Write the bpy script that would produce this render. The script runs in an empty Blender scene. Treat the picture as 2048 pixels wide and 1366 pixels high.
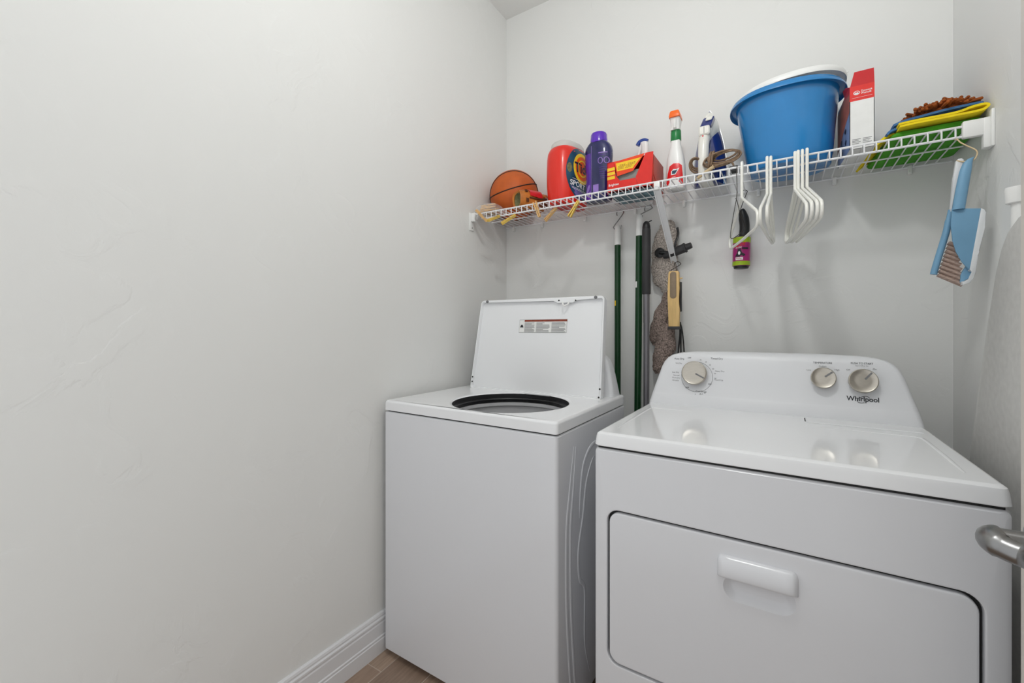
import bpy, bmesh, math, random
from mathutils import Vector, Matrix, noise
random.seed(7)
PI = math.pi
SC = bpy.context.scene
COL = SC.collection

# ------------------------------------------------------------------ camera
CAM_LOC = (1.2505, -1.9109, 1.1756)
CAM_YAW = 0.5668
FPX = 856.27
HORIZON = 658.0
cd = bpy.data.cameras.new('camera')
cam = bpy.data.objects.new('camera', cd)
COL.objects.link(cam)
cam.location = CAM_LOC
cam.rotation_euler = (PI / 2, 0, CAM_YAW)
cd.sensor_width = 36.0
cd.sensor_fit = 'HORIZONTAL'
cd.lens = 36.0 * FPX / 2048
cd.shift_y = (HORIZON - 683.0) / 2048
cd.clip_start = 0.02
SC.camera = cam

# ------------------------------------------------------------------ world, light, exposure
world = bpy.data.worlds.new('world')
SC.world = world
world.use_nodes = True
bg = world.node_tree.nodes['Background']
bg.inputs[0].default_value = (0.97, 0.99, 1.0, 1)
bg.inputs[1].default_value = 0.85
LAMP_LOC = (1.06, -1.32, 2.50)
LAMP_POWER = 98.0
SC.view_settings.view_transform = 'Standard'
SC.view_settings.look = 'None'
SC.view_settings.gamma = 1.0
SC.view_settings.exposure = 0.06
SC.view_settings.use_curve_mapping = False


# ------------------------------------------------------------------ helpers
def srgb(r, g, b):
    def f(c):
        c /= 255.0
        return c / 12.92 if c <= 0.04045 else ((c + 0.055) / 1.055) ** 2.4
    return (f(r), f(g), f(b), 1.0)


MATS = {}


def mat(name, col, rough=0.5, metal=0.0, bump=None, vary=None, coat=0.0, trans=0.0, alpha=1.0, sss=0.0, spec=0.5, emit=None):
    """procedural principled material; bump=(scale,strength,distance), vary=(scale,amount,stretch)"""
    m = bpy.data.materials.new(name)
    m.use_nodes = True
    nt = m.node_tree
    p = nt.nodes['Principled BSDF']
    p.inputs['Base Color'].default_value = col
    p.inputs['Roughness'].default_value = rough
    p.inputs['Metallic'].default_value = metal
    p.inputs['Coat Weight'].default_value = coat
    p.inputs['Coat Roughness'].default_value = 0.06
    p.inputs['Transmission Weight'].default_value = trans
    p.inputs['Alpha'].default_value = alpha
    p.inputs['Specular IOR Level'].default_value = spec
    if emit:
        p.inputs['Emission Color'].default_value = emit[0]
        p.inputs['Emission Strength'].default_value = emit[1]
    tc = nt.nodes.new('ShaderNodeTexCoord')
    if vary:
        mp = nt.nodes.new('ShaderNodeMapping')
        st = vary[2] if len(vary) > 2 else (1, 1, 1)
        mp.inputs['Scale'].default_value = st
        nz = nt.nodes.new('ShaderNodeTexNoise')
        nz.inputs['Scale'].default_value = vary[0]
        nz.inputs['Detail'].default_value = 6
        nt.links.new(tc.outputs['Object'], mp.inputs[0])
        nt.links.new(mp.outputs[0], nz.inputs['Vector'])
        cr = nt.nodes.new('ShaderNodeValToRGB')
        cr.color_ramp.elements[0].position = 0.3
        cr.color_ramp.elements[1].position = 0.7
        a = vary[1]
        cr.color_ramp.elements[0].color = (col[0] * (1 - a), col[1] * (1 - a), col[2] * (1 - a), 1)
        cr.color_ramp.elements[1].color = (min(1, col[0] * (1 + a)), min(1, col[1] * (1 + a)), min(1, col[2] * (1 + a)), 1)
        nt.links.new(nz.outputs['Fac'], cr.inputs[0])
        nt.links.new(cr.outputs[0], p.inputs['Base Color'])
    if bump:
        nz = nt.nodes.new('ShaderNodeTexNoise')
        nz.inputs['Scale'].default_value = bump[0]
        nz.inputs['Detail'].default_value = 5
        nt.links.new(tc.outputs['Object'], nz.inputs['Vector'])
        bp = nt.nodes.new('ShaderNodeBump')
        bp.inputs['Strength'].default_value = bump[1]
        bp.inputs['Distance'].default_value = bump[2]
        nt.links.new(nz.outputs['Fac'], bp.inputs['Height'])
        nt.links.new(bp.outputs[0], p.inputs['Normal'])
    MATS[name] = m
    return m


def wall_mat(name, col):
    """painted plaster with faint skip-trowel ridges"""
    m = bpy.data.materials.new(name)
    m.use_nodes = True
    nt = m.node_tree
    p = nt.nodes['Principled BSDF']
    p.inputs['Base Color'].default_value = col
    p.inputs['Roughness'].default_value = 0.62
    p.inputs['Specular IOR Level'].default_value = 0.25
    tc = nt.nodes.new('ShaderNodeTexCoord')
    n1 = nt.nodes.new('ShaderNodeTexNoise')
    n1.inputs['Scale'].default_value = 7
    n1.inputs['Detail'].default_value = 7
    n1.inputs['Distortion'].default_value = 1.4
    n2 = nt.nodes.new('ShaderNodeTexNoise')
    n2.inputs['Scale'].default_value = 2.1
    n2.inputs['Detail'].default_value = 2
    cr = nt.nodes.new('ShaderNodeValToRGB')
    cr.color_ramp.elements[0].position = 0.50
    cr.color_ramp.elements[1].position = 0.56
    cr2 = nt.nodes.new('ShaderNodeValToRGB')
    cr2.color_ramp.elements[0].position = 0.48
    cr2.color_ramp.elements[1].position = 0.62
    mul = nt.nodes.new('ShaderNodeMath')
    mul.operation = 'MULTIPLY'
    bp = nt.nodes.new('ShaderNodeBump')
    bp.inputs['Strength'].default_value = 0.2
    bp.inputs['Distance'].default_value = 0.004
    nt.links.new(tc.outputs['Object'], n1.inputs['Vector'])
    nt.links.new(tc.outputs['Object'], n2.inputs['Vector'])
    nt.links.new(n1.outputs['Fac'], cr.inputs[0])
    nt.links.new(n2.outputs['Fac'], cr2.inputs[0])
    nt.links.new(cr.outputs[0], mul.inputs[0])
    nt.links.new(cr2.outputs[0], mul.inputs[1])
    nt.links.new(mul.outputs[0], bp.inputs['Height'])
    nt.links.new(bp.outputs[0], p.inputs['Normal'])
    MATS[name] = m
    return m


def new_obj(name, bm, material, smooth=True, angle=35):
    bmesh.ops.recalc_face_normals(bm, faces=bm.faces)
    me = bpy.data.meshes.new(name)
    bm.to_mesh(me)
    bm.free()
    if smooth:
        me.polygons.foreach_set('use_smooth', [True] * len(me.polygons))
        me.set_sharp_from_angle(angle=math.radians(angle))
    mats = material if isinstance(material, (list, tuple)) else [material]
    for x in mats:
        me.materials.append(MATS[x] if isinstance(x, str) else x)
    o = bpy.data.objects.new(name, me)
    COL.objects.link(o)
    if smooth and mats[0] in ('enamel_lit_top', 'enamel_satin'):
        wn = o.modifiers.new('weighted_normal', 'WEIGHTED_NORMAL')
        wn.mode = 'FACE_AREA'
        wn.weight = 100
        wn.keep_sharp = True
    return o


def tag(o, label=None, cat=None, group=None, kind=None):
    if label: o['label'] = label
    if cat: o['category'] = cat
    if group: o['group'] = group
    if kind: o['kind'] = kind
    return o


class Thing:
    """Empty at the thing's base; parts are given in world coordinates"""
    def __init__(self, name, label, cat, loc, group=None, kind=None):
        self.o = bpy.data.objects.new(name, None)
        COL.objects.link(self.o)
        self.o.empty_display_size = 0.05
        self.loc = Vector(loc)
        self.o.location = self.loc
        tag(self.o, label, cat, group, kind)

    def part(self, name, bm, material, parent=None, label=None, smooth=True, angle=35, kind=None):
        bmesh.ops.translate(bm, verts=bm.verts, vec=-self.loc)
        o = new_obj(name, bm, material, smooth, angle)
        o.parent = parent or self.o
        tag(o, label, None, None, kind)
        return o

    def text(self, name, s, size, fn, material, parent=None, align='CENTER', sx=1.0, shear=0.0, bold=0.0):
        bm = text_bm(s, size, align, sx, shear, bold)
        for v in bm.verts:
            v.co = Vector(fn(v.co.x, v.co.y))
        return self.part(name, bm, material, parent, smooth=False)


def single(name, bm, material, label, cat, base=None, group=None, smooth=True, angle=35, kind=None):
    """a thing that is one mesh; bm in world coords, origin moved to base"""
    if base is None:
        xs = [v.co for v in bm.verts]
        base = Vector((sum(c.x for c in xs) / len(xs), sum(c.y for c in xs) / len(xs), min(c.z for c in xs)))
    base = Vector(base)
    bmesh.ops.translate(bm, verts=bm.verts, vec=-base)
    o = new_obj(name, bm, material, smooth, angle)
    o.location = base
    return tag(o, label, cat, group, kind)


def struct(name, bm, material, parent=None, smooth=False):
    o = new_obj(name, bm, material, smooth)
    if parent: o.parent = parent
    else: o['kind'] = 'structure'
    return o


def box(bm, x0, x1, y0, y1, z0, z1, bev=0.0, seg=2, mi=0):
    vs = [bm.verts.new(c) for c in [(x0, y0, z0), (x1, y0, z0), (x1, y1, z0), (x0, y1, z0), (x0, y0, z1), (x1, y0, z1), (x1, y1, z1), (x0, y1, z1)]]
    fs = [bm.faces.new([vs[i] for i in f]) for f in [(3, 2, 1, 0), (4, 5, 6, 7), (0, 1, 5, 4), (1, 2, 6, 5), (2, 3, 7, 6), (3, 0, 4, 7)]]
    for f in fs: f.material_index = mi
    if bev > 0:
        es = list({e for f in fs for e in f.edges})
        bmesh.ops.bevel(bm, geom=es, offset=bev, segments=seg, profile=0.5, affect='EDGES', clamp_overlap=True)
    return vs


def B(x0, x1, y0, y1, z0, z1, bev=0.0, seg=2):
    bm = bmesh.new()
    box(bm, x0, x1, y0, y1, z0, z1, bev, seg)
    return bm


def loft(bm, rings, cap0=True, cap1=True, closed=True, mi=0):
    rv = [[bm.verts.new(p) for p in r] for r in rings]
    n = len(rv[0])
    for a, b in zip(rv, rv[1:]):
        for i in range(n if closed else n - 1):
            j = (i + 1) % n
            try:
                f = bm.faces.new((a[i], a[j], b[j], b[i]))
                f.material_index = mi
            except ValueError:
                pass
    if cap0: bm.faces.new(rv[0][::-1]).material_index = mi
    if cap1: bm.faces.new(rv[-1]).material_index = mi
    return rv


def rr(cx, cy, hx, hy, r, k=6):
    """rounded rectangle, 4*k points"""
    r = min(r, hx - 1e-5, hy - 1e-5)
    out = []
    for q, (sx, sy) in enumerate([(1, 1), (-1, 1), (-1, -1), (1, -1)]):
        for i in range(k):
            a = q * PI / 2 + (PI / 2) * i / (k - 1)
            out.append((cx + sx * (hx - r) + r * math.cos(a), cy + sy * (hy - r) + r * math.sin(a)))
    return out


def se(cx, cy, a, b, n=2.0, k=40):
    """superellipse ring"""
    out = []
    for i in range(k):
        t = 2 * PI * i / k
        c, s = math.cos(t), math.sin(t)
        out.append((cx + a * math.copysign(abs(c) ** (2 / n), c), cy + b * math.copysign(abs(s) ** (2 / n), s)))
    return out


def catmull(pts, sub=6, closed=False):
    P = [Vector(p) for p in pts]
    n = len(P)
    out = []
    rng = range(n) if closed else range(n - 1)
    for i in rng:
        if closed:
            p0, p1, p2, p3 = P[(i - 1) % n], P[i], P[(i + 1) % n], P[(i + 2) % n]
        else:
            p0, p1, p2, p3 = P[max(i - 1, 0)], P[i], P[i + 1], P[min(i + 2, n - 1)]
        for j in range(sub):
            t = j / sub
            out.append(0.5 * ((2 * p1) + (p2 - p0) * t + (2 * p0 - 5 * p1 + 4 * p2 - p3) * t * t + (3 * p1 - p0 - 3 * p2 + p3) * t ** 3))
    if not closed: out.append(P[-1])
    return out


def tube(bm, pts, r, seg=8, closed=False, flat=1.0, mi=0, up=None):
    P = [Vector(p) for p in pts]
    n = len(P)
    rad = r if isinstance(r, (list, tuple)) else [r] * n
    T = []
    for i in range(n):
        a = P[(i - 1) % n] if (closed or i > 0) else P[i]
        b = P[(i + 1) % n] if (closed or i < n - 1) else P[i]
        T.append((b - a).normalized())
    u = up and Vector(up) or (Vector((0, 0, 1)) if abs(T[0].z) < 0.9 else Vector((1, 0, 0)))
    u = (u - T[0] * u.dot(T[0])).normalized()
    rings = []
    for i in range(n):
        if i > 0:
            q = T[i - 1].rotation_difference(T[i])
            u = q @ u
            u = (u - T[i] * u.dot(T[i])).normalized()
        w = T[i].cross(u)
        rings.append([P[i] + (u * math.cos(2 * PI * k / seg) + w * flat * math.sin(2 * PI * k / seg)) * rad[i] for k in range(seg)])
    if closed:
        rv = [[bm.verts.new(p) for p in g] for g in rings]
        for i in range(n):
            a, b = rv[i], rv[(i + 1) % n]
            for k in range(seg):
                bm.faces.new((a[k], a[(k + 1) % seg], b[(k + 1) % seg], b[k])).material_index = mi
    else:
        loft(bm, rings, mi=mi)


def TB(pts, r, seg=8, closed=False, flat=1.0, up=None):
    bm = bmesh.new()
    tube(bm, pts, r, seg, closed, flat, up=up)
    return bm


def lathe(bm, prof, origin, axis=(0, 0, 1), seg=32, cap0=True, cap1=True, mi=0):
    """profile of (radius, height) along axis"""
    ax = Vector(axis).normalized()
    q = Vector((0, 0, 1)).rotation_difference(ax)
    o = Vector(origin)
    rings = []
    for r, h in prof:
        rings.append([o + q @ Vector((r * math.cos(2 * PI * i / seg), r * math.sin(2 * PI * i / seg), h)) for i in range(seg)])
    loft(bm, rings, cap0, cap1, mi=mi)


def LT(prof, origin, axis=(0, 0, 1), seg=32, cap0=True, cap1=True):
    bm = bmesh.new()
    lathe(bm, prof, origin, axis, seg, cap0, cap1)
    return bm


def extrude_poly(bm, poly, d, bev=0.0, mi=0, seg=2):
    """poly: 3D points of a planar outline; d: extrusion vector"""
    d = Vector(d)
    a = [bm.verts.new(p) for p in poly]
    b = [bm.verts.new(Vector(p) + d) for p in poly]
    n = len(a)
    fs = [bm.faces.new(a[::-1]), bm.faces.new(b)]
    for i in range(n):
        fs.append(bm.faces.new((a[i], a[(i + 1) % n], b[(i + 1) % n], b[i])))
    for f in fs: f.material_index = mi
    if bev > 0:
        es = list(fs[0].edges) + list(fs[1].edges)
        bmesh.ops.bevel(bm, geom=es, offset=bev, segments=seg, profile=0.5, affect='EDGES', clamp_overlap=True)


def EP(poly, d, bev=0.0):
    bm = bmesh.new()
    extrude_poly(bm, poly, d, bev)
    return bm


def text_bm(s, size, align='CENTER', sx=1.0, shear=0.0, bold=0.0):
    cu = bpy.data.curves.new('txt', 'FONT')
    cu.body = s
    cu.size = size
    cu.align_x = align
    cu.align_y = 'CENTER'
    cu.fill_mode = 'FRONT'
    cu.resolution_u = 3
    cu.shear = shear
    cu.offset = bold
    o = bpy.data.objects.new('txt', cu)
    me = bpy.data.meshes.new_from_object(o)
    bm = bmesh.new()
    bm.from_mesh(me)
    bpy.data.objects.remove(o)
    bpy.data.curves.remove(cu)
    bpy.data.meshes.remove(me)
    for v in bm.verts:
        v.co.x *= sx
        v.co.z = 0
    return bm


def patch(fn, outline, rings=4):
    """a print patch: star-shaped 2D outline filled from its centre and mapped through fn(x,y)"""
    bm = bmesh.new()
    n = len(outline)
    cx = sum(p[0] for p in outline) / n
    cy = sum(p[1] for p in outline) / n
    c = bm.verts.new(fn(cx, cy))
    prev = None
    for r in range(1, rings + 1):
        t = r / rings
        cur = [bm.verts.new(fn(cx + (p[0] - cx) * t, cy + (p[1] - cy) * t)) for p in outline]
        for i in range(n):
            j = (i + 1) % n
            if prev is None: bm.faces.new((c, cur[i], cur[j]))
            else: bm.faces.new((prev[i], cur[i], cur[j], prev[j]))
        prev = cur
    return bm


def rect2(x0, x1, y0, y1, n=4):
    o = []
    for i in range(n): o.append((x0 + (x1 - x0) * i / n, y0))
    for i in range(n): o.append((x1, y0 + (y1 - y0) * i / n))
    for i in range(n): o.append((x1 - (x1 - x0) * i / n, y1))
    for i in range(n): o.append((x0, y1 - (y1 - y0) * i / n))
    return o


def ellipse2(cx, cy, a, b, n=32):
    return [(cx + a * math.cos(2 * PI * i / n), cy + b * math.sin(2 * PI * i / n)) for i in range(n)]


def ring2(fn, cx, cy, a, b, w, n=28):
    bm = bmesh.new()
    A = [bm.verts.new(fn(cx + a * math.cos(2 * PI * i / n), cy + b * math.sin(2 * PI * i / n))) for i in range(n)]
    C = [bm.verts.new(fn(cx + (a - w) * math.cos(2 * PI * i / n), cy + (b - w) * math.sin(2 * PI * i / n))) for i in range(n)]
    for i in range(n):
        j = (i + 1) % n
        bm.faces.new((A[i], A[j], C[j], C[i]))
    return bm


_c, _s = math.cos(CAM_YAW), math.sin(CAM_YAW)


def at(u, v, Y):
    """point of the photograph on the upright plane Y = const"""
    xr = (u - 1024) / FPX
    z = -(v - HORIZON) / FPX
    r = Vector((xr * _c - _s, xr * _s + _c, z))
    return Vector(CAM_LOC) + r * ((Y - CAM_LOC[1]) / r.y)


def jitter(bm, amp, freq, seed=0.0):
    bm.normal_update()
    for v in bm.verts:
        p = v.co * freq + Vector((seed, seed * 1.7, 0))
        v.co += v.normal * amp * noise.noise(p)


# ------------------------------------------------------------------ materials
wall_mat('wall_paint', srgb(233, 233, 231))
wall_mat('ceiling_paint', srgb(236, 236, 234))
mat('trim_white', srgb(228, 228, 230), 0.35, bump=(9, 0.05, 0.002))
mat('enamel_lit_top', srgb(240, 241, 243), 0.07, coat=0.0, bump=(3, 0.01, 0.002))  # whiter than the cabinet: lamp light on the tops put into the colour
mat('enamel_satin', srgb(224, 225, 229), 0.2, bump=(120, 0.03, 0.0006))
mat('console_plastic', srgb(228, 229, 232), 0.36, bump=(200, 0.02, 0.0003))
mat('gap_dark', srgb(30, 30, 30), 0.7, vary=(30, 0.1))
mat('grout', srgb(190, 174, 160), 0.9, bump=(200, 0.3, 0.001))
mat('plank_a', srgb(158, 135, 118), 0.42, vary=(9, 0.16, (14, 1, 1)), bump=(60, 0.12, 0.001))
mat('plank_b', srgb(170, 147, 129), 0.42, vary=(8, 0.18, (14, 1, 1)), bump=(60, 0.12, 0.001))
mat('plank_c', srgb(146, 124, 108), 0.42, vary=(10, 0.16, (14, 1, 1)), bump=(60, 0.12, 0.001))
mat('shelf_white', srgb(238, 238, 240), 0.3, bump=(80, 0.02, 0.0004))
mat('plastic_white', srgb(240, 240, 238), 0.32, bump=(60, 0.02, 0.0004))
mat('hanger_white', srgb(246, 245, 238), 0.3, bump=(60, 0.02, 0.0004))
mat('steel', srgb(165, 165, 165), 0.28, 1.0, bump=(200, 0.04, 0.0003))
mat('chrome', srgb(205, 205, 205), 0.16, 1.0, bump=(200, 0.03, 0.0002))
mat('satin_steel', srgb(150, 150, 150), 0.3, 1.0, bump=(300, 0.04, 0.0003))
mat('nickel', srgb(190, 184, 174), 0.3, 1.0, vary=(60, 0.05, (1, 1, 12)))
mat('dark_wire', srgb(70, 66, 62), 0.4, 0.8, bump=(200, 0.05, 0.0003))
mat('black_plastic', srgb(26, 26, 28), 0.4, bump=(150, 0.05, 0.0004))
mat('charcoal_grip', srgb(52, 51, 53), 0.55, bump=(300, 0.1, 0.0004))
mat('grey_tube', srgb(128, 126, 130), 0.35, 0.6, bump=(100, 0.03, 0.0003))
mat('green_pole', srgb(3, 58, 24), 0.3, vary=(14, 0.1))
mat('basket', srgb(200, 200, 202), 0.35, 0.0, bump=(100, 0.05, 0.0005))
mat('basketball', srgb(196, 92, 26), 0.55, bump=(420, 0.5, 0.0012), vary=(30, 0.08))
mat('seam_black', srgb(34, 24, 20), 0.6, vary=(50, 0.1))
mat('leather_tan', srgb(190, 112, 38), 0.5, vary=(28, 0.22), bump=(90, 0.3, 0.0015))
mat('leather_dark', srgb(90, 48, 22), 0.6, vary=(28, 0.2), bump=(90, 0.3, 0.0015))
mat('label_red', srgb(206, 32, 42), 0.4, vary=(60, 0.12))
mat('mesh_olive', srgb(120, 116, 78), 0.7, vary=(90, 0.45))
mat('pin_wood', srgb(222, 178, 118), 0.6, vary=(30, 0.14, (1, 1, 6)))
mat('pin_yellow', srgb(226, 190, 92), 0.55, vary=(30, 0.12, (1, 1, 6)))
mat('clear_plastic', (0.95, 0.96, 0.97, 1), 0.12, trans=0.0, alpha=0.22, bump=(60, 0.5, 0.003))
mat('frosted_lid', srgb(220, 219, 214), 0.25, alpha=0.75, bump=(40, 0.05, 0.0005))
mat('tub_orange', srgb(228, 36, 16), 0.3, coat=0.2, bump=(40, 0.02, 0.0004))
mat('label_teal', srgb(20, 72, 98), 0.3, vary=(18, 0.3))
mat('label_navy', srgb(16, 30, 66), 0.3, vary=(18, 0.2))
mat('label_lilac', srgb(120, 108, 168), 0.35, vary=(25, 0.3))
mat('print_yellow', srgb(250, 205, 40), 0.4, vary=(40, 0.08))
mat('print_orange', srgb(238, 92, 24), 0.4, vary=(40, 0.08))
mat('print_white', srgb(240, 240, 240), 0.4, vary=(40, 0.04))
mat('print_black', srgb(22, 24, 32), 0.45, vary=(40, 0.1))
mat('print_grey', srgb(120, 120, 122), 0.5, vary=(40, 0.1))
mat('print_navy', srgb(18, 26, 60), 0.35, vary=(40, 0.1))
mat('print_lilac', srgb(150, 120, 200), 0.4, vary=(40, 0.1))
mat('print_brown', srgb(138, 56, 32), 0.5, vary=(60, 0.25))
mat('bottle_navy', srgb(22, 26, 88), 0.16, coat=0.4, vary=(12, 0.18))
mat('bottle_violet', srgb(86, 36, 158), 0.2, coat=0.4, vary=(14, 0.25))
mat('cap_purple', srgb(88, 22, 186), 0.16, coat=0.5, vary=(10, 0.06))
mat('card_red', srgb(226, 36, 26), 0.42, vary=(25, 0.06))
mat('card_orange', srgb(240, 70, 22), 0.42, vary=(25, 0.06))
mat('card_red_dark', srgb(196, 66, 48), 0.42, vary=(16, 0.2))
mat('card_grey', srgb(150, 150, 146), 0.8, vary=(40, 0.08))
mat('card_white', srgb(236, 236, 234), 0.5, vary=(30, 0.03))
mat('card_print', srgb(96, 128, 140), 0.45, vary=(26, 0.55))
mat('card_photo', srgb(136, 156, 196), 0.45, vary=(20, 0.25))
mat('card_salmon', srgb(196, 112, 96), 0.45, vary=(20, 0.22))
mat('spray_orange', srgb(250, 110, 24), 0.3, vary=(30, 0.05))
mat('spray_green', srgb(12, 122, 58), 0.3, vary=(30, 0.08))
mat('spray_red', srgb(226, 26, 32), 0.3, vary=(30, 0.08))
mat('spray_blue', srgb(22, 62, 150), 0.3, vary=(30, 0.08))
mat('iron_white', srgb(236, 234, 226), 0.25, coat=0.3, vary=(20, 0.02))
mat('iron_navy', srgb(26, 46, 118), 0.22, coat=0.4, vary=(12, 0.15))
mat('iron_tank', srgb(136, 178, 220), 0.15, coat=0.4, vary=(12, 0.12))
mat('cord_tan', srgb(128, 104, 82), 0.65, vary=(120, 0.35), bump=(600, 0.3, 0.0005))
mat('cord_beige', srgb(214, 190, 150), 0.5, vary=(40, 0.08))
mat('bucket_blue', srgb(36, 130, 196), 0.22, coat=0.25, vary=(5, 0.08))
mat('cloth_green', srgb(72, 158, 34), 0.9, vary=(26, 0.16), bump=(500, 0.5, 0.0012))
mat('cloth_yellow', srgb(250, 218, 26), 0.9, vary=(26, 0.1), bump=(500, 0.5, 0.0012))
mat('cloth_blue', srgb(66, 112, 166), 0.9, vary=(26, 0.16), bump=(500, 0.5, 0.0012))
mat('chenille', srgb(150, 76, 22), 0.9, vary=(40, 0.25), bump=(400, 0.6, 0.0015))
mat('dustpan_blue', srgb(116, 162, 194), 0.42, vary=(12, 0.06))
mat('dustpan_white', srgb(226, 228, 230), 0.4, vary=(12, 0.04))
mat('bristle', srgb(182, 158, 146), 0.8, vary=(120, 0.3, (1, 1, 4)))
mat('bamboo', srgb(222, 186, 124), 0.5, vary=(18, 0.12, (6, 6, 1)))
mat('grip_taupe', srgb(140, 122, 100), 0.6, vary=(60, 0.1))
mat('microfibre', srgb(176, 166, 158), 1.0, vary=(190, 0.6), bump=(200, 1.0, 0.006))
mat('microfibre_dark', srgb(146, 130, 122), 1.0, vary=(190, 0.65), bump=(200, 1.0, 0.006))
mat('roller_magenta', srgb(176, 32, 120), 0.35, vary=(16, 0.25))
mat('roller_lime', srgb(160, 190, 30), 0.35, vary=(16, 0.12))
mat('board_cover', srgb(205, 204, 201), 0.95, vary=(60, 0.05), bump=(700, 0.35, 0.0008))
mat('door_paint', srgb(214, 208, 200), 0.4, bump=(30, 0.04, 0.001))
mat('lamp_glass', srgb(250, 250, 245), 0.4, emit=((0.985, 1.0, 0.99, 1), LAMP_POWER), vary=(10, 0.01))

# ------------------------------------------------------------------ the room
RW = 1.705          # right wall
ZC = 2.824          # ceiling
YF = -1.94          # front wall inner face
struct('wall_left', B(-0.12, 0, YF - 0.13, 0.12, -0.05, ZC + 0.1), 'wall_paint')
struct('wall_back', B(0, RW, 0, 0.12, -0.05, ZC + 0.1), 'wall_paint')
struct('wall_right', B(RW, RW + 0.12, YF - 0.13, 0.12, -0.05, ZC + 0.1), 'wall_paint')
struct('ceiling', B(0, RW, YF, 0, ZC, ZC + 0.1), 'ceiling_paint')
# front wall left mostly open to let in even world fill light: only its right-hand return and header exist
bm = bmesh.new()
box(bm, 1.58, RW, YF - 0.13, YF, -0.05, ZC + 0.1)
box(bm, 0.0, 1.58, YF - 0.13, YF, 2.35, ZC + 0.1)
struct('wall_front', bm, 'wall_paint')
floor = struct('floor', B(-0.02, RW + 0.02, YF - 0.13, 0.02, -0.06, -0.0012), 'grout')
# wood-look porcelain planks running towards the back wall, staggered joints
xs = [-0.067, 0.083, 0.233, 0.383, 0.533, 0.683, 0.833, 0.983, 1.133, 1.283, 1.433, 1.583, 1.733]
for ci in range(12):
    x0, x1 = max(xs[ci], 0.0) + 0.0018, min(xs[ci + 1], RW) - 0.0018
    off = [-0.913, -1.10, -0.70, -1.00][ci % 4]
    y = off - 1.8
    while y < 0:
        a, b = max(y, YF - 0.12), min(y + 0.6, 0)
        if b - a > 0.02:
            o = new_obj('plank', B(x0, x1, a + 0.0018, b - 0.0018, -0.0045, 0.0, 0.0008, 1), 'plank_' + random.choice('abc'), smooth=False)
            o.parent = floor
        y += 0.6


def baseboard(name, axis, p0, p1, fixed, sgn):
    """stepped profile: tall plinth, groove, bead cap, with a small shoe step"""
    prof = [(0, 0), (0.0165, 0), (0.0165, 0.049), (0.0135, 0.0515), (0.0135, 0.054), (0.0155, 0.056), (0.0155, 0.060), (0.0125, 0.063), (0.0125, 0.104), (0.0105, 0.108),
            (0.0105, 0.112), (0.013, 0.115), (0.013, 0.121), (0.009, 0.125), (0.009, 0.129), (0.010, 0.131), (0.008, 0.138), (0.004, 0.141), (0, 0.141)]
    bm = bmesh.new()
    rings = []
    for e in (p0, p1):
        rings.append([((fixed + sgn * d, e, z) if axis == 'y' else (e, fixed + sgn * d, z)) for d, z in prof])
    loft(bm, rings)
    return struct(name, bm, 'trim_white')


baseboard('baseboard_left', 'y', YF, -0.0, 0.0, 1)
baseboard('baseboard_back', 'x', 0.017, RW - 0.017, 0.0, -1)
baseboard('baseboard_right', 'y', YF, 0.0, RW, -1)

# ceiling lamp (above and in front of the frame)
lamp = Thing('ceiling_lamp', 'round white glass globe ceiling lamp over the laundry room', 'lamp', (LAMP_LOC[0], LAMP_LOC[1], ZC))
LZ = LAMP_LOC[2]
lamp.part('canopy', LT([(0.065, ZC), (0.065, ZC - 0.012), (0.05, ZC - 0.022), (0.02, ZC - 0.025)], (LAMP_LOC[0], LAMP_LOC[1], 0)), 'trim_white')
lamp.part('stem', LT([(0.012, ZC - 0.02), (0.012, LZ + 0.075), (0.035, LZ + 0.068), (0.035, LZ + 0.055)], (LAMP_LOC[0], LAMP_LOC[1], 0), seg=20), 'trim_white')
bm = bmesh.new()
bmesh.ops.create_uvsphere(bm, u_segments=32, v_segments=20, radius=0.064)
bmesh.ops.translate(bm, verts=bm.verts, vec=LAMP_LOC)
lamp.part('glass_globe', bm, 'lamp_glass')

# open entry door with lever handle at the right edge of the photograph
door = Thing('door_1', None, None, (1.552, YF, 0), kind='structure')
bm = bmesh.new()
box(bm, 1.535, 1.570, -1.918, -1.004, 0.012, 2.03, 0.002, 1)
door.part('slab', bm, 'door_paint')
for z0, z1 in ((0.22, 0.80), (0.98, 1.88)):
    bm = bmesh.new()
    R = [[(1.535 - d, y, z) for y, z in rr(-1.461, (z0 + z1) / 2, 0.32 - i, (z1 - z0) / 2 - i, 0.004, 3)] for d, i in ((-0.001, 0), (0.006, 0.006), (0.006, 0.014), (0.001, 0.022))]
    loft(bm, R, False, True)
    door.part('panel_moulding', bm, 'door_paint')
hz = 0.893
lv = door.part('door_rose', LT([(0.032, 0), (0.032, 0.004), (0.027, 0.010), (0.014, 0.011), (0.0125, 0.02)], (1.535, -1.069, hz), (-1, 0, 0), 28), 'satin_steel')
pts = [(1.522, -1.069, hz), (1.505, -1.069, hz), (1.496, -1.0695, hz), (1.489, -1.073, hz), (1.4865, -1.081, hz - 0.001), (1.490, -1.090, hz - 0.003), (1.499, -1.097, hz - 0.005), (1.509, -1.104, hz - 0.006), (1.515, -1.118, hz - 0.005), (1.516, -1.14, hz - 0.002), (1.516, -1.17, hz)]
door.part('lever', TB(catmull(pts, 5), [0.0135] * 12 + [0.0165] * 14 + [0.0150] * 25, 18), 'satin_steel')
door.part('hinge_knuckle', LT([(0.006, 0), (0.006, 0.09)], (1.528, -1.922, 1.75), seg=10), 'steel')

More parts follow.
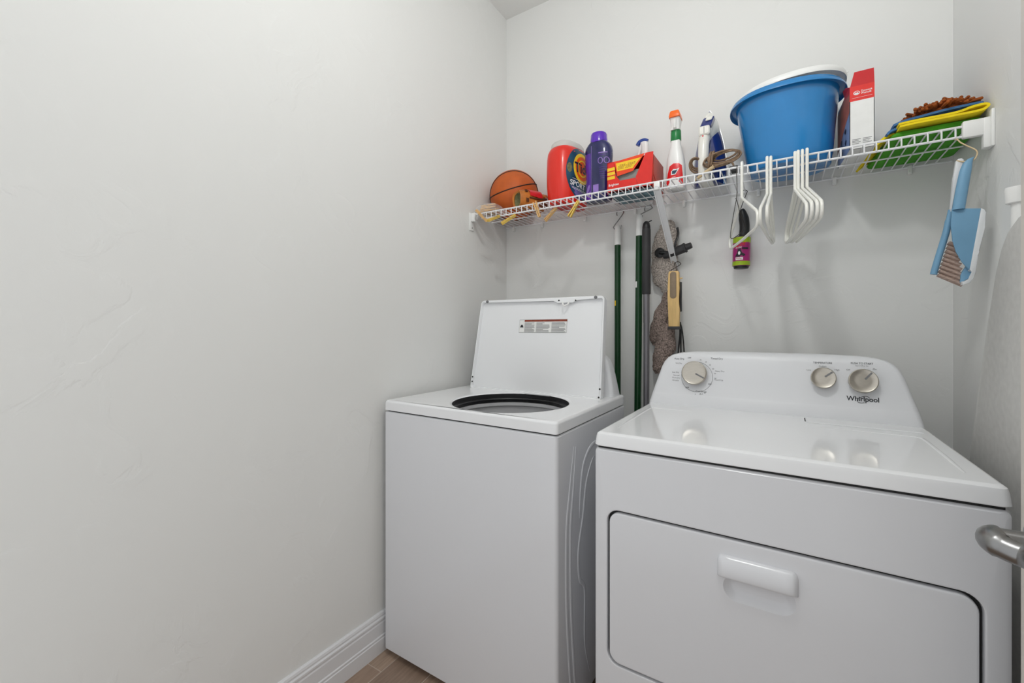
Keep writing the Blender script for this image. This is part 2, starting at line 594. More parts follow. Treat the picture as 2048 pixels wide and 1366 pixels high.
# ------------------------------------------------------------------ washer
WX0, WX1, WYF, WYB = 0.0286, 0.7235, -0.853, -0.262
WCX = (WX0 + WX1) / 2
w = Thing('washing_machine', 'white top-loading washing machine with its lid standing open', 'washing machine', (WCX, (WYF + WYB) / 2, 0))
bm = bmesh.new()
hx, hy, cx, cy = (WX1 - WX0) / 2, (WYB - WYF) / 2, WCX, (WYF + WYB) / 2
rings = []
for z, i in ((0.022, 0.004), (0.026, 0.0), (0.875, 0.0), (0.8795, 0.0045)):
    rings.append([(x, y, z) for x, y in rr(cx, cy, hx - i, hy - i, 0.012, 6)])
rings.append([(x, y, 0.8795) for x, y in rr(cx, cy, hx - 0.03, hy - 0.03, 0.012, 6)])
loft(bm, rings, True, False)
cab = w.part('cabinet', bm, 'enamel_satin')
bm = bmesh.new()
loft(bm, [[(x, y, z) for x, y in rr(cx, cy, hx - i, hy - i, 0.010, 6)] for i, z in ((0.008, 0.878), (0.008, 0.886), (0.02, 0.886), (0.02, 0.878))], False, False)
w.part('top_gap', bm, 'gap_dark')
# stamped ribs on the right side panel
for pts in ([(-0.7417, 0.8272), (-0.7718, 0.6991), (-0.792, 0.5924), (-0.792, 0.379), (-0.7649, 0.1422), (-0.74, 0.06)],
            [(-0.7258, 0.8235), (-0.7474, 0.6912), (-0.7649, 0.5815), (-0.7614, 0.3622), (-0.733, 0.12), (-0.71, 0.06)],
            [(-0.58, 0.76), (-0.6037, 0.7451), (-0.6472, 0.6903), (-0.673, 0.5958), (-0.7036, 0.519), (-0.7080, 0.46), (-0.6961, 0.4088), (-0.66, 0.36), (-0.66, 0.2), (-0.62, 0.08)],
            [(-0.50, 0.80), (-0.60, 0.80), (-0.665, 0.76), (-0.69, 0.69), (-0.70, 0.60)]):
    P = catmull([(WX1 + 0.0005, y, z) for y, z in pts], 8)
    n = len(P)
    w.part('side_rib', TB(P, [0.0075 * min(1, 0.25 + 3 * min(i, n - 1 - i) / n) for i in range(n)], 14, flat=0.28, up=(0, 1, 0.2)), 'enamel_satin', parent=cab, angle=80)
# top deck with round tub opening
HC, HR = (0.429, -0.63), 0.2057
K = 14
bm = bmesh.new()
zt = 0.9194
rings = [[(x, y, 0.884) for x, y in rr(cx, cy, hx, hy, 0.012, K)],
         [(x, y, zt - 0.009) for x, y in rr(cx, cy, hx, hy, 0.012, K)],
         [(x, y, zt - 0.004) for x, y in rr(cx, cy, hx - 0.002, hy - 0.002, 0.012, K)],
         [(x, y, zt - 0.0008) for x, y in rr(cx, cy, hx - 0.006, hy - 0.006, 0.010, K)],
         [(x, y, zt) for x, y in rr(cx, cy, hx - 0.011, hy - 0.011, 0.009, K)],
         [(x, y, zt) for x, y in rr(HC[0], HC[1], HR + 0.012, HR + 0.012, HR + 0.012, K)],
         [(x, y, zt - 0.0015) for x, y in rr(HC[0], HC[1], HR + 0.004, HR + 0.004, HR + 0.004, K)],
         [(x, y, zt - 0.0045) for x, y in rr(HC[0], HC[1], HR + 0.001, HR + 0.001, HR + 0.001, K)]]
loft(bm, rings, False, False)
w.part('top_deck', bm, 'enamel_lit_top')
w.part('tub_ring', LT([(HR + 0.001, 0.915), (HR + 0.001, 0.900), (HR - 0.006, 0.898), (HR - 0.008, 0.894), (HR - 0.002, 0.891), (HR, 0.882), (HR + 0.01, 0.880)], (HC[0], HC[1], 0), seg=56, cap0=False, cap1=False), 'black_plastic')
w.part('wash_basket', LT([(HR + 0.012, 0.880), (HR - 0.004, 0.880), (HR - 0.004, 0.868), (HR + 0.006, 0.862), (HR + 0.01, 0.66), (HR + 0.008, 0.45), (0.16, 0.43), (0.03, 0.44)], (HC[0], HC[1], 0), seg=56, cap0=False, cap1=True), 'basket')
w.part('agitator', LT([(0.07, 0.44), (0.05, 0.47), (0.04, 0.62), (0.045, 0.66), (0.03, 0.69), (0.005, 0.70)], (HC[0], HC[1], 0), seg=20), 'plastic_white')
# raised hinge line behind the opening
w.part('lid_hinge', B(0.10, 0.685, -0.425, -0.405, zt - 0.001, zt + 0.005, 0.002), 'enamel_lit_top')


def console_bm(cx, zb, levels, yf, yb):
    bm = bmesh.new()
    rings = []
    for (z, hw, dyf, dyb) in levels:
        f, b = yf + dyf, yb + dyb
        rings.append([(x, y, z) for x, y in rr(cx, (f + b) / 2, hw, (b - f) / 2, 0.014, 6)])
    loft(bm, rings)
    return bm


WL = [(0.916, 0.333, -0.006, 0), (0.950, 0.326, 0.006, 0), (1.0, 0.315, 0.016, 0), (1.035, 0.305, 0.024, -0.002), (1.055, 0.297, 0.028, -0.006), (1.070, 0.286, 0.031, -0.012),
      (1.080, 0.270, 0.035, -0.018), (1.088, 0.245, 0.040, -0.026), (1.092, 0.20, 0.046, -0.032)]
w.part('console', console_bm(WCX, 0.916, WL, -0.352, -0.266), 'console_plastic')
# open lid: shallow tray seen from its inside
LA, LB = Vector((0.1, -0.42, 0.912)), Vector((0.1, -0.360, 1.300))
ldir = (LB - LA).normalized()
lnor = Vector((0, -ldir.z, ldir.y))      # towards the camera


def lidp(x, t, d=0.0):
    """x across, t 0..1 up the lid, d out of the inner face"""
    return Vector((x, 0, 0)) + Vector((0, LA.y, LA.z)) + ldir * (t * (LB - LA).length) + lnor * d


def lid_ring(ins, d, r, k=6):
    L = (LB - LA).length
    out = []
    for x, s in rr(0.389, L / 2, 0.300 - ins, L / 2 - ins, r, k):
        t = s / L
        xx = 0.389 + (x - 0.389) * (1 - 0.045 * t) + 0.006 * t
        out.append(lidp(xx, t, d))
    return out


bm = bmesh.new()
loft(bm, [lid_ring(0.004, -0.022, 0.014), lid_ring(0.0, -0.018, 0.016), lid_ring(0.0, 0.010, 0.016), lid_ring(0.002, 0.012, 0.014), lid_ring(0.0055, 0.012, 0.012), lid_ring(0.008, 0.009, 0.012), lid_ring(0.010, 0.0, 0.012)])
lid = w.part('lid', bm, 'enamel_lit_top')
LL = (LB - LA).length


def lids(x, z, d=0.0008):
    return lidp(x, (z - LA.z) / (LB.z - LA.z), d)


# latch tab and rolled upper edge
bm = bmesh.new()
extrude_poly(bm, [lids(x, z, 0.0125) for x, z in ((0.125, 1.298), (0.125, 1.289), (0.47, 1.288), (0.486, 1.277), (0.555, 1.277), (0.572, 1.288), (0.672, 1.289), (0.672, 1.298))], -lnor * 0.012, 0.0015)
w.part('latch_plate', bm, 'enamel_lit_top', parent=lid)
bm = bmesh.new()
tube(bm, [lids(0.512, 1.279, 0.013), lids(0.515, 1.268, 0.020), lids(0.526, 1.262, 0.026), lids(0.536, 1.268, 0.020), lids(0.538, 1.279, 0.013)], 0.0032, 8)
w.part('latch_hook', bm, 'plastic_white', parent=lid)
for x in (0.144, 0.648):
    w.part('bumper', LT([(0.0062, 0), (0.0062, 0.004), (0.004, 0.0065)], lids(x, 1.2935, 0.012), lnor, 14), 'print_grey', parent=lid)
for x, z in ((0.494, 1.287), (0.566, 1.285)):
    w.part('latch_screw', LT([(0.0032, 0), (0.003, 0.0015)], lids(x, z, 0.0125), lnor, 10), 'gap_dark', parent=lid)
for x, z in ((0.0985, 0.965), (0.0985, 0.945), (0.6815, 0.955), (0.679, 0.925)):
    w.part('hinge_screw', LT([(0.0035, 0), (0.003, 0.002)], lids(x + 0.002, z, 0.0125), lnor, 10), 'gap_dark', parent=lid)
# instruction sticker
st = w.part('sticker', patch(lambda x, z: lids(x, z), rect2(0.312, 0.530, 1.161, 1.2135)), 'card_white', parent=lid, smooth=False)
w.part('sticker_frame', (lambda bm: (tube(bm, [lids(0.312, 1.161, 0.001), lids(0.530, 1.161, 0.001), lids(0.530, 1.2135, 0.001), lids(0.312, 1.2135, 0.001)], 0.0006, 4, closed=True), bm)[1])(bmesh.new()), 'print_grey', parent=lid)
w.part('sticker_header', patch(lambda x, z: lids(x, z, 0.0014), rect2(0.336, 0.531, 1.2055, 1.2135)), 'print_brown', parent=lid, smooth=False)
bm = bmesh.new()
for c0, c1 in ((0.337, 0.386), (0.393, 0.455), (0.463, 0.525)):
    for r in range(9):
        z = 1.2015 - r * 0.0045
        e = c1 - random.random() * (c1 - c0) * (0.55 if random.random() < 0.35 else 0.1)
        a, b, c, d = [bm.verts.new(lids(x, zz, 0.0014)) for x, zz in ((c0, z), (e, z), (e, z - 0.0019), (c0, z - 0.0019))]
        bm.faces.new((a, b, c, d))
w.part('sticker_lines', bm, 'print_grey', parent=lid, smooth=False)
bm = bmesh.new()
for q in ([(0.3155, 1.182), (0.3215, 1.1945), (0.3245, 1.190), (0.3265, 1.182)], [(0.3225, 1.182), (0.3245, 1.190), (0.3275, 1.1945), (0.3325, 1.182)]):
    bm.faces.new([bm.verts.new(lids(x, z, 0.0014)) for x, z in q])
w.part('sticker_symbol', bm, 'print_black', parent=lid, smooth=False)
for x, y in ((0.085, -0.80), (0.665, -0.80), (0.085, -0.31), (0.665, -0.31)):
    w.part('foot', LT([(0.022, 0.0), (0.022, 0.009), (0.009, 0.011), (0.009, 0.024)], (x, y, 0.0005), seg=16), 'plastic_white')

# ------------------------------------------------------------------ dryer
DX0, DX1, DYF, DYB = 0.8359, 1.5729, -0.863, -0.19
DCX = (DX0 + DX1) / 2
d = Thing('clothes_dryer', 'white front-loading clothes dryer with three dials beside the washer', 'dryer', (DCX, (DYF + DYB) / 2, 0))
K = 8
bm = bmesh.new()
dz0, dz1 = 0.02, 0.871
ZM, ZH = (dz0 + dz1) / 2, (dz1 - dz0) / 2
XH = (DX1 - DX0) / 2
ox0, ox1, oz0, oz1 = 0.8700, 1.5385, 0.330, 0.7190       # door opening
OX, OH, OZ, OV = (ox0 + ox1) / 2, (ox1 - ox0) / 2, (oz0 + oz1) / 2, (oz1 - oz0) / 2
rings = [[(x, DYB, z) for x, z in rr(DCX, ZM, XH - 0.004, ZH - 0.003, 0.006, K)],
         [(x, DYF + 0.012, z) for x, z in rr(DCX, ZM, XH, ZH, 0.008, K)],
         [(x, DYF + 0.004, z) for x, z in rr(DCX, ZM, XH - 0.002, ZH - 0.002, 0.010, K)],
         [(x, DYF, z) for x, z in rr(DCX, ZM, XH - 0.009, ZH - 0.006, 0.010, K)],
         [(x, DYF, z) for x, z in rr(OX, OZ, OH + 0.004, OV + 0.004, 0.034, K)],
         [(x, DYF + 0.0015, z) for x, z in rr(OX, OZ, OH + 0.001, OV + 0.001, 0.032, K)],
         [(x, DYF + 0.005, z) for x, z in rr(OX, OZ, OH, OV, 0.031, K)],
         [(x, DYF + 0.022, z) for x, z in rr(OX, OZ, OH, OV, 0.031, K)]]
loft(bm, rings, True, True)
dcab = d.part('cabinet', bm, 'enamel_satin')
d.part('door_gasket', (lambda bm: (loft(bm, [[(x, DYF + 0.012, z) for x, z in rr(OX, OZ, OH - 0.0002, OV - 0.0002, 0.031, K)], [(x, DYF + 0.012, z) for x, z in rr(OX, OZ, OH - 0.012, OV - 0.012, 0.026, K)]], False, False), bm)[1])(bmesh.new()), 'gap_dark')
d.part('top_gap', B(DX0 + 0.008, DX1 - 0.008, DYF + 0.008, DYB, 0.870, 0.8775), 'gap_dark')
# door slab, with scooped finger pocket under the pull
PX0, PX1, PZ0, PZ1 = 1.136, 1.271, 0.582, 0.640
g = 0.0055
bm = bmesh.new()
PXc, PXh, PZc, PZh = (PX0 + PX1) / 2, (PX1 - PX0) / 2, (PZ0 + PZ1) / 2, (PZ1 - PZ0) / 2


def pock(ins, y, r):
    return [(x + 0.0 * z, y, z) for x, z in rr(PXc, PZc, PXh - ins, PZh - ins, r, K)]


rings = [[(x, DYF + 0.020, z) for x, z in rr(OX, OZ, OH - g, OV - g, 0.027, K)],
         [(x, DYF + 0.003, z) for x, z in rr(OX, OZ, OH - g, OV - g, 0.027, K)],
         [(x, DYF + 0.0005, z) for x, z in rr(OX, OZ, OH - g - 0.0015, OV - g - 0.0015, 0.026, K)],
         [(x, DYF - 0.0008, z) for x, z in rr(OX, OZ, OH - g - 0.005, OV - g - 0.005, 0.024, K)],
         pock(0.0, DYF - 0.0008, 0.030), pock(0.002, DYF + 0.001, 0.028), pock(0.008, DYF + 0.007, 0.022), pock(0.014, DYF + 0.0105, 0.016), pock(0.02, DYF + 0.012, 0.009)]
loft(bm, rings, True, True)
dd = d.part('door', bm, 'enamel_satin')
# pull: hood-shaped bar over the pocket
bm = bmesh.new()
prof = [(0.6795, 0.0), (0.678, 0.006), (0.672, 0.012), (0.664, 0.0165), (0.652, 0.0185), (0.640, 0.0185), (0.6355, 0.0165), (0.634, 0.0125), (0.6345, 0.002)]
rings = []
for x, s in ((1.1245, 0.05), (1.126, 0.45), (1.130, 0.78), (1.137, 0.95), (1.146, 1.0), (1.254, 1.0), (1.263, 0.95), (1.2695, 0.78), (1.273, 0.45), (1.2745, 0.05)):
    top = 0.0 if 1.14 < x < 1.26 else 0.004 * (1 - s)
    rings.append([(x, DYF - 0.0005 - dp * s, 0.6345 + (z - 0.6345) * (0.72 + 0.28 * min(1, s + 0.12)) - top) for z, dp in prof])
loft(bm, rings)
d.part('door_pull', bm, 'enamel_satin', parent=dd, angle=50)
# top deck
bm = bmesh.new()
TZ = 0.911
TYM, TYH = (DYF + DYB) / 2, (DYB - DYF) / 2
rings = [[(x, y, 0.8765) for x, y in rr(DCX, TYM, XH - 0.003, TYH, 0.012, K)],
         [(x, y, 0.8785) for x, y in rr(DCX, TYM, XH + 0.001, TYH + 0.001, 0.013, K)],
         [(x, y, TZ - 0.012) for x, y in rr(DCX, TYM, XH - 0.001, TYH - 0.001, 0.014, K)],
         [(x, y, TZ - 0.005) for x, y in rr(DCX, TYM, XH - 0.003, TYH - 0.003, 0.014, K)],
         [(x, y, TZ - 0.001) for x, y in rr(DCX, TYM, XH - 0.008, TYH - 0.008, 0.012, K)],
         [(x, y, TZ) for x, y in rr(DCX, TYM, XH - 0.013, TYH - 0.013, 0.010, K)]]
loft(bm, rings, True, True)
dt = d.part('top_deck', bm, 'enamel_lit_top')
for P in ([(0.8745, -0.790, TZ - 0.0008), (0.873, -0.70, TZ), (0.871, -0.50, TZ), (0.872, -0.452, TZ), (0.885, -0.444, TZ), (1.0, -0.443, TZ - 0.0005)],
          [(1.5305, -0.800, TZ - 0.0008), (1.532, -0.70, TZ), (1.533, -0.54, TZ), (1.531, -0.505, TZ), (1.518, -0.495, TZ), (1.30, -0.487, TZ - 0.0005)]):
    d.part('deck_ridge', TB(P, [0.003, 0.0042, 0.0042, 0.0042, 0.004, 0.002], 10, flat=0.4, up=(1, 0, 0)), 'enamel_lit_top', parent=dt)
bm = bmesh.new()
box(bm, 1.303, 1.548, -0.442, -0.368, TZ - 0.0005, TZ + 0.0022, 0.001, 1)
d.part('lint_screen_cover', bm, 'enamel_lit_top', parent=dt)
d.part('lint_screen_slot', B(1.2995, 1.3020, -0.425, -0.372, TZ - 0.0005, TZ + 0.0007), 'gap_dark', parent=dt)
DL = [(0.909, 0.3662, -0.004, 0), (0.918, 0.364, -0.002, 0), (0.948, 0.357, 0.0095, 0), (0.951, 0.3563, 0.0115, 0), (1.0, 0.342, 0.024, 0), (1.04, 0.330, 0.033, -0.003), (1.058, 0.322, 0.0375, -0.006), (1.073, 0.310, 0.041, -0.012),
      (1.083, 0.295, 0.044, -0.018), (1.090, 0.272, 0.048, -0.026), (1.0945, 0.235, 0.052, -0.032), (1.0975, 0.15, 0.056, -0.040)]
dc = d.part('console', console_bm(DCX, 0.909, DL, -0.348, -0.215), 'console_plastic', angle=28)


def con(x, z, off=0.0007):
    """point on the sloping console face"""
    for (za, _, a, _), (zb, _, b, _) in zip(DL, DL[1:]):
        if za <= z <= zb:
            t = (z - za) / (zb - za)
            return Vector((x, -0.348 + a + (b - a) * t - off, z))
    return Vector((x, -0.30, z))


cn = Vector((0, -0.97, 0.235)).normalized()


KS = [(0.989, 1.0205, 0.0405, math.radians(-28), True), (1.3483, 1.0255, 0.0315, math.radians(40), False), (1.441, 1.0225, 0.0345, math.radians(52), False)]
for kx, kz, kr, ka, kd in KS:
    c = con(kx, kz)
    if kd:
        d.part('dial_scale', ring2(lambda a, b: con(a, b), kx + 0.006, kz - 0.010, kr * 1.25, kr * 1.25, 0.0009, 48), 'print_grey', parent=dc, smooth=False)
    k = d.part('dial', LT([(kr * 0.86, 0), (kr * 0.86, 0.010), (kr, 0.012), (kr, 0.021), (kr * 0.975, 0.0235), (kr * 0.93, 0.0245), (kr * 0.90, 0.0240), (kr * 0.5, 0.0240), (0.002, 0.0240)], c, cn, 40), 'nickel', label='brushed silver dial')
    bm = bmesh.new()
    u = Vector((math.cos(ka), 0, math.sin(ka)))
    u = (u - cn * u.dot(cn)).normalized()
    wv = cn.cross(u)
    o = c + cn * 0.0243
    extrude_poly(bm, [o + u * (kr * a) + wv * (b * 0.0024) for a, b in ((0.15, -1), (0.88, -1), (0.88, 1), (0.15, 1))], cn * 0.0012)
    d.part('dial_pointer', bm, 'print_grey', parent=k)


def ctext(s, x, z, size, m='print_grey', align='CENTER', sx=1.0, bold=0.0):
    d.text('lettering', s, size, lambda a, b: con(x + a, z + b), m, parent=dc, align=align, sx=sx, bold=bold)


ctext('Whirlpool', 1.4405, 0.9735, 0.0185, 'print_black', sx=0.95, bold=0.0003)
bm = bmesh.new()
tube(bm, [con(1.4415 + 0.0125 * math.cos(t) + 0.006 * math.sin(t), 0.9725 + 0.0095 * math.sin(t), 0.0009) for t in [PI * 0.15 + i * PI * 1.55 / 24 for i in range(25)]], 0.0006, 5)
d.part('logo_swirl', bm, 'print_black', parent=dc)
ctext('TEMPERATURE', 1.348, 1.0725, 0.0078, 'print_black', sx=0.92)
ctext('Medium', 1.348, 1.0625, 0.0058)
ctext('Low', 1.3135, 1.0500, 0.0066)
ctext('High', 1.3830, 1.0535, 0.0066)
ctext('PUSH TO START', 1.441, 1.0745, 0.0078, 'print_black', sx=0.9)
ctext('Signal Off or On', 1.441, 1.0680, 0.0045)
ctext('Off', 1.409, 1.0550, 0.0066)
ctext('On', 1.4695, 1.0595, 0.0066)
ctext('Auto Dry', 0.935, 1.0700, 0.0085, 'print_black')
ctext('Timed Dry', 1.056, 1.0745, 0.0085, 'print_black')
ctext('Very Dry', 0.934, 1.0545, 0.0058)
ctext('Less Dry', 0.9245, 1.0225, 0.0066)
ctext('Normal', 0.928, 1.0120, 0.0066)
ctext('More Dry', 0.9275, 1.0035, 0.0066)
ctext('Wrinkle', 0.926, 0.9945, 0.0066)
ctext('Heavy Dry', 1.0660, 1.0330, 0.0066)
ctext('Touch Up', 1.0640, 1.0040, 0.0066)
ctext('Cool Down', 1.011, 0.9625, 0.0072, 'print_black')
ctext('Fluff', 1.012, 0.9545, 0.0058)
ctext('OFF', 0.9660, 0.9725, 0.0066, 'print_black')
ctext('OFF', 0.9690, 1.0740, 0.0066, 'print_black')
ctext('OFF', 1.0370, 0.9885, 0.0066, 'print_black')
for i, (s, a) in enumerate((('70', 80), ('60', 62), ('50', 46), ('40', 30), ('30', 14), ('20', -2), ('20', -62), ('10', -78), ('5', -92))):
    ctext(s, 0.995 + 0.0585 * math.cos(math.radians(a)), 1.0105 + 0.0585 * math.sin(math.radians(a)), 0.006)
for x, y in ((0.88, -0.82), (1.53, -0.82), (0.88, -0.25), (1.53, -0.25)):
    d.part('foot', LT([(0.022, 0.0), (0.022, 0.009), (0.009, 0.011), (0.009, 0.024)], (x, y, 0.0005), seg=16), 'black_plastic')

# ------------------------------------------------------------------ wire shelf
ZD, ZL = 1.713, 1.6862          # deck / lip rail heights
YR = -0.308                     # front rail
sh = Thing('wire_shelf', 'long white wire shelf fixed across the back wall', 'shelf', (RW / 2, -0.15, ZL))
for nm, y, z, r, x0, x1 in (('front_rail', YR, ZD, 0.0034, 0.012, 1.69), ('front_rail', YR, ZL, 0.0034, 0.075, 1.69), ('back_rail', -0.010, ZD - 0.003, 0.003, 0.004, 1.70), ('middle_rail', -0.152, ZD - 0.0045, 0.0026, 0.012, 1.69)):
    sh.part(nm, TB([(x0, y, z), ((x0 + x1) / 2, y, z), (x1, y, z)], r, 10), 'shelf_white')
base = None
wire_pts = catmull([(0, -0.006, ZD), (0, -0.10, ZD), (0, -0.20, ZD), (0, -0.295, ZD + 0.0005), (0, -0.3095, ZD - 0.003), (0, -0.3115, ZD - 0.010), (0, -0.3115, ZL)], 2)
nx = 0
for k in range(-3, 59):
    x = 0.0931 + k * 0.02706
    if base is None:
        base = sh.part('wire', TB([(x, p.y, p.z) for p in wire_pts], 0.0021, 6), 'shelf_white')
        bx = x
    else:
        o = base.copy()
        COL.objects.link(o)
        o.parent = sh.o
        o.location.x = x - bx
# end brackets
bm = bmesh.new()
box(bm, 0.0, 0.007, -0.322, -0.292, 1.640, 1.722, 0.002)
box(bm, 0.004, 0.030, -0.318, -0.298, 1.680, 1.720, 0.003)
sh.part('end_bracket', bm, 'plastic_white')
bm = bmesh.new()
box(bm, 1.698, RW, -0.326, -0.288, 1.646, 1.742, 0.002)
box(bm, 1.648, 1.700, -0.317, -0.300, ZL - 0.006, ZD + 0.012, 0.004)
box(bm, 1.686, 1.700, -0.318, -0.298, 1.646, ZD + 0.012, 0.003)
sh.part('end_bracket', bm, 'plastic_white')
for x, y, z in ((0.0072, -0.307, 1.709), (0.0072, -0.307, 1.652)):
    sh.part('bracket_screw', LT([(0.0035, 0), (0.003, 0.0015)], (x, y, z), (1, 0, 0), 10), 'steel')
for x in (0.05, 0.22, 0.45, 0.69, 0.895, 1.165, 1.40, 1.60):
    bm = bmesh.new()
    box(bm, x - 0.006, x + 0.006, -0.015, 0, ZD - 0.026, ZD + 0.002, 0.002)
    lathe(bm, [(0.003, 0), (0.0025, 0.002)], (x, -0.015, ZD - 0.018), (0, -1, 0), 8)
    sh.part('wall_clip', bm, 'plastic_white')
# diagonal support brace
bm = bmesh.new()
a, b = Vector((0.858, -0.309, ZL - 0.001)), Vector((0.862, -0.004, 1.425))
dv = (b - a).normalized()
nv = dv.cross(Vector((1, 0, 0))).normalized()
rings = []
for p, hw in ((a - dv * 0.012, 0.009), (a, 0.0125), (a + (b - a) * 0.5, 0.012), (b - dv * 0.03, 0.011), (b, 0.010)):
    rings.append([p + Vector((sx * hw, 0, 0)) + nv * sn * 0.0045 for sx, sn in ((-1, -1), (1, -1), (1, 1), (0.75, 1), (0.72, -0.2), (-0.72, -0.2), (-0.75, 1), (-1, 1))])
loft(bm, rings)
sh.part('support_brace', bm, 'shelf_white', smooth=False)
bm = bmesh.new()
box(bm, 0.847, 0.869, -0.316, -0.300, ZL - 0.004, ZD + 0.001, 0.004)
sh.part('brace_clip', bm, 'plastic_white')

# ------------------------------------------------------------------ wooden clothespins
ZS = ZD + 0.0022     # top of the shelf wires


def pin_bm():
    """clothespin lying along +x, jaws at the origin; two prongs and a spring"""
    bm = bmesh.new()
    for s in (-1, 1):
        prof = [(0, 0.0008), (0.012, 0.0008), (0.014, 0.002), (0.017, 0.0008), (0.036, 0.0008), (0.072, 0.0045 if s else 0), (0.072, 0.0085), (0.036, 0.0068), (0.004, 0.0058), (0, 0.004)]
        extrude_poly(bm, [(x, -0.005, s * z) for x, z in prof], (0, 0.010, 0))
    return bm


def spring_bm():
    bm = bmesh.new()
    pts = []
    for i in range(33):
        t = i / 32
        pts.append((0.030 + 0.0032 * math.cos(t * 8 * PI), -0.0062 + 0.0124 * t, 0.0032 * math.sin(t * 8 * PI)))
    tube(bm, pts, 0.0007, 4)
    tube(bm, [(0.033, -0.006, 0), (0.026, -0.0062, 0.006), (0.018, -0.004, 0.0068), (0.018, 0.004, 0.0068)], 0.0007, 4)
    tube(bm, [(0.033, 0.006, 0), (0.026, 0.0062, -0.006), (0.018, 0.004, -0.0068), (0.018, -0.004, -0.0068)], 0.0007, 4)
    return bm


pin_mesh = {}


def clothespin(loc, direction, roll, material, label, group):
    if material not in pin_mesh:
        a = new_obj('prongs', pin_bm(), material, smooth=False)
        b = new_obj('spring', spring_bm(), 'steel')
        pin_mesh[material] = (a, b, [False])
    a, b, used = pin_mesh[material]
    r = bpy.data.objects.new('clothespin', None)
    r.empty_display_size = 0.02
    COL.objects.link(r)
    dvec = Vector(direction).normalized()
    q = dvec.to_track_quat('X', 'Z')
    r.rotation_mode = 'QUATERNION'
    r.rotation_quaternion = q @ Matrix.Rotation(roll, 4, 'X').to_quaternion()
    r.location = loc
    for s in (a, b):
        if used[0]:
            c = s.copy()
            COL.objects.link(c)
        else:
            c = s
        c.parent = r
    used[0] = True
    tag(r, label, 'clothespin', group)
    return r


G = 'clothespins clipped along the shelf lip'


def pin_px(p_jaw, p_end, ya, yb, roll, m, lab):
    A, Bv = at(*p_jaw, ya), at(*p_end, yb)
    clothespin(A, Bv - A, roll, m, lab, G)


pin_px((974, 443), (957, 425), -0.312, -0.335, 1.2, 'pin_wood', 'tan clothespin clipped to the shelf lip nearest the left wall')
pin_px((999, 432), (984, 438), -0.312, -0.350, 1.3, 'pin_yellow', 'clothespin clipped to the shelf lip, second from the left wall')
pin_px((1031, 430), (1010, 443), -0.312, -0.335, 0.9, 'pin_yellow', 'yellowish clothespin slanting below the shelf lip in front of the basketball')
pin_px((1079, 434), (1068, 400), -0.318, -0.318, 0.1, 'pin_wood', 'upright clothespin standing across the shelf lip before the baseball glove')
pin_px((1113, 415), (1099, 431), -0.300, -0.300, 0.5, 'pin_wood', 'clothespin inside the lip between the glove and the red detergent tub')
pin_px((1157, 402), (1140, 431), -0.316, -0.330, 0.4, 'pin_yellow', 'pale yellow clothespin hanging from the lip below the red detergent tub')
# loose pins in a clear bag at the left end
for i in range(9):
    x = 0.035 + 0.006 * (i % 3)
    y = -0.288 + 0.016 * (i % 4)
    z = ZS + 0.009 + 0.0135 * (i // 4)
    clothespin((x, y, z), (1, 0.10 * (-1) ** i + 0.02 * i, 0.03 * (i % 2)), (i % 2) * 0.25, 'pin_wood', 'wooden clothespin lying in the clear bag at the left shelf end', 'bagged clothespins')
bm = bmesh.new()
rings = []
for x, hy, hz in ((0.012, 0.045, 0.004), (0.018, 0.055, 0.018), (0.03, 0.062, 0.023), (0.08, 0.064, 0.024), (0.115, 0.062, 0.022), (0.128, 0.060, 0.018), (0.136, 0.062, 0.004), (0.150, 0.064, 0.0015)):
    rings.append([(x, y, z) for y, z in rr(-0.262, ZS + 0.0008 + hz, hy * 0.62, hz, min(hz * 0.95, 0.02), 6)])
loft(bm, rings)
jitter(bm, 0.004, 45, 3)
for v in bm.verts: v.co.z = max(v.co.z, ZS + 0.0004)
single('plastic_bag', bm, 'clear_plastic', 'clear plastic bag of clothespins at the left end of the shelf', 'bag')

# ------------------------------------------------------------------ basketball
BR = 0.1195
bc = Vector((0.1255, -0.124, ZS + BR))
ball = Thing('basketball', 'orange basketball resting in the left corner of the shelf', 'basketball', (bc.x, bc.y, ZS))
bm = bmesh.new()
bmesh.ops.create_uvsphere(bm, u_segments=48, v_segments=28, radius=BR)
bmesh.ops.translate(bm, verts=bm.verts, vec=bc)
ball.part('skin', bm, 'basketball')
for nrm, off in ((Vector((-0.153, -0.274, 0.949)), 0.138), (Vector((0.478, -0.739, -0.473)), 0.188)):
    nrm = nrm.normalized()
    u = nrm.orthogonal().normalized()
    vv = nrm.cross(u)
    rad = math.sqrt(1 - off * off)
    ball.part('seam_or_highlight', TB([bc + (nrm * off + (u * math.cos(t) + vv * math.sin(t)) * rad) * (BR + 0.0002) for t in [2 * PI * i / 64 for i in range(64)]], 0.0026, 6, closed=True), 'seam_black')

# ------------------------------------------------------------------ baseball glove
gl = Thing('baseball_glove', 'tan leather baseball glove with red patch beside the basketball', 'glove', (0.285, -0.20, ZS))
bm = bmesh.new()
ax0, ax1 = Vector((0.238, -0.280, ZS + 0.041)), Vector((0.308, -0.150, ZS + 0.040))
dv = (ax1 - ax0)
side = Vector((-dv.y, dv.x, 0)).normalized()
rings = []
for t, a, b in ((0.03, 0.028, 0.031), (0.0, 0.035, 0.040), (0.05, 0.038, 0.043), (0.25, 0.041, 0.046), (0.5, 0.042, 0.046), (0.75, 0.040, 0.045), (0.9, 0.034, 0.040), (1.0, 0.022, 0.026)):
    rings.append([ax0 + dv * t + side * x + Vector((0, 0, z + (0.0435 - 0.04) * 0)) for x, z in se(0, 0, a, b, 2.4, 32)])
loft(bm, rings, False, True)
jitter(bm, 0.006, 28, 1)
for v in bm.verts: v.co.z = max(v.co.z, ZS + 0.0005)
gl.part('shell', bm, 'leather_tan')
bm = bmesh.new()
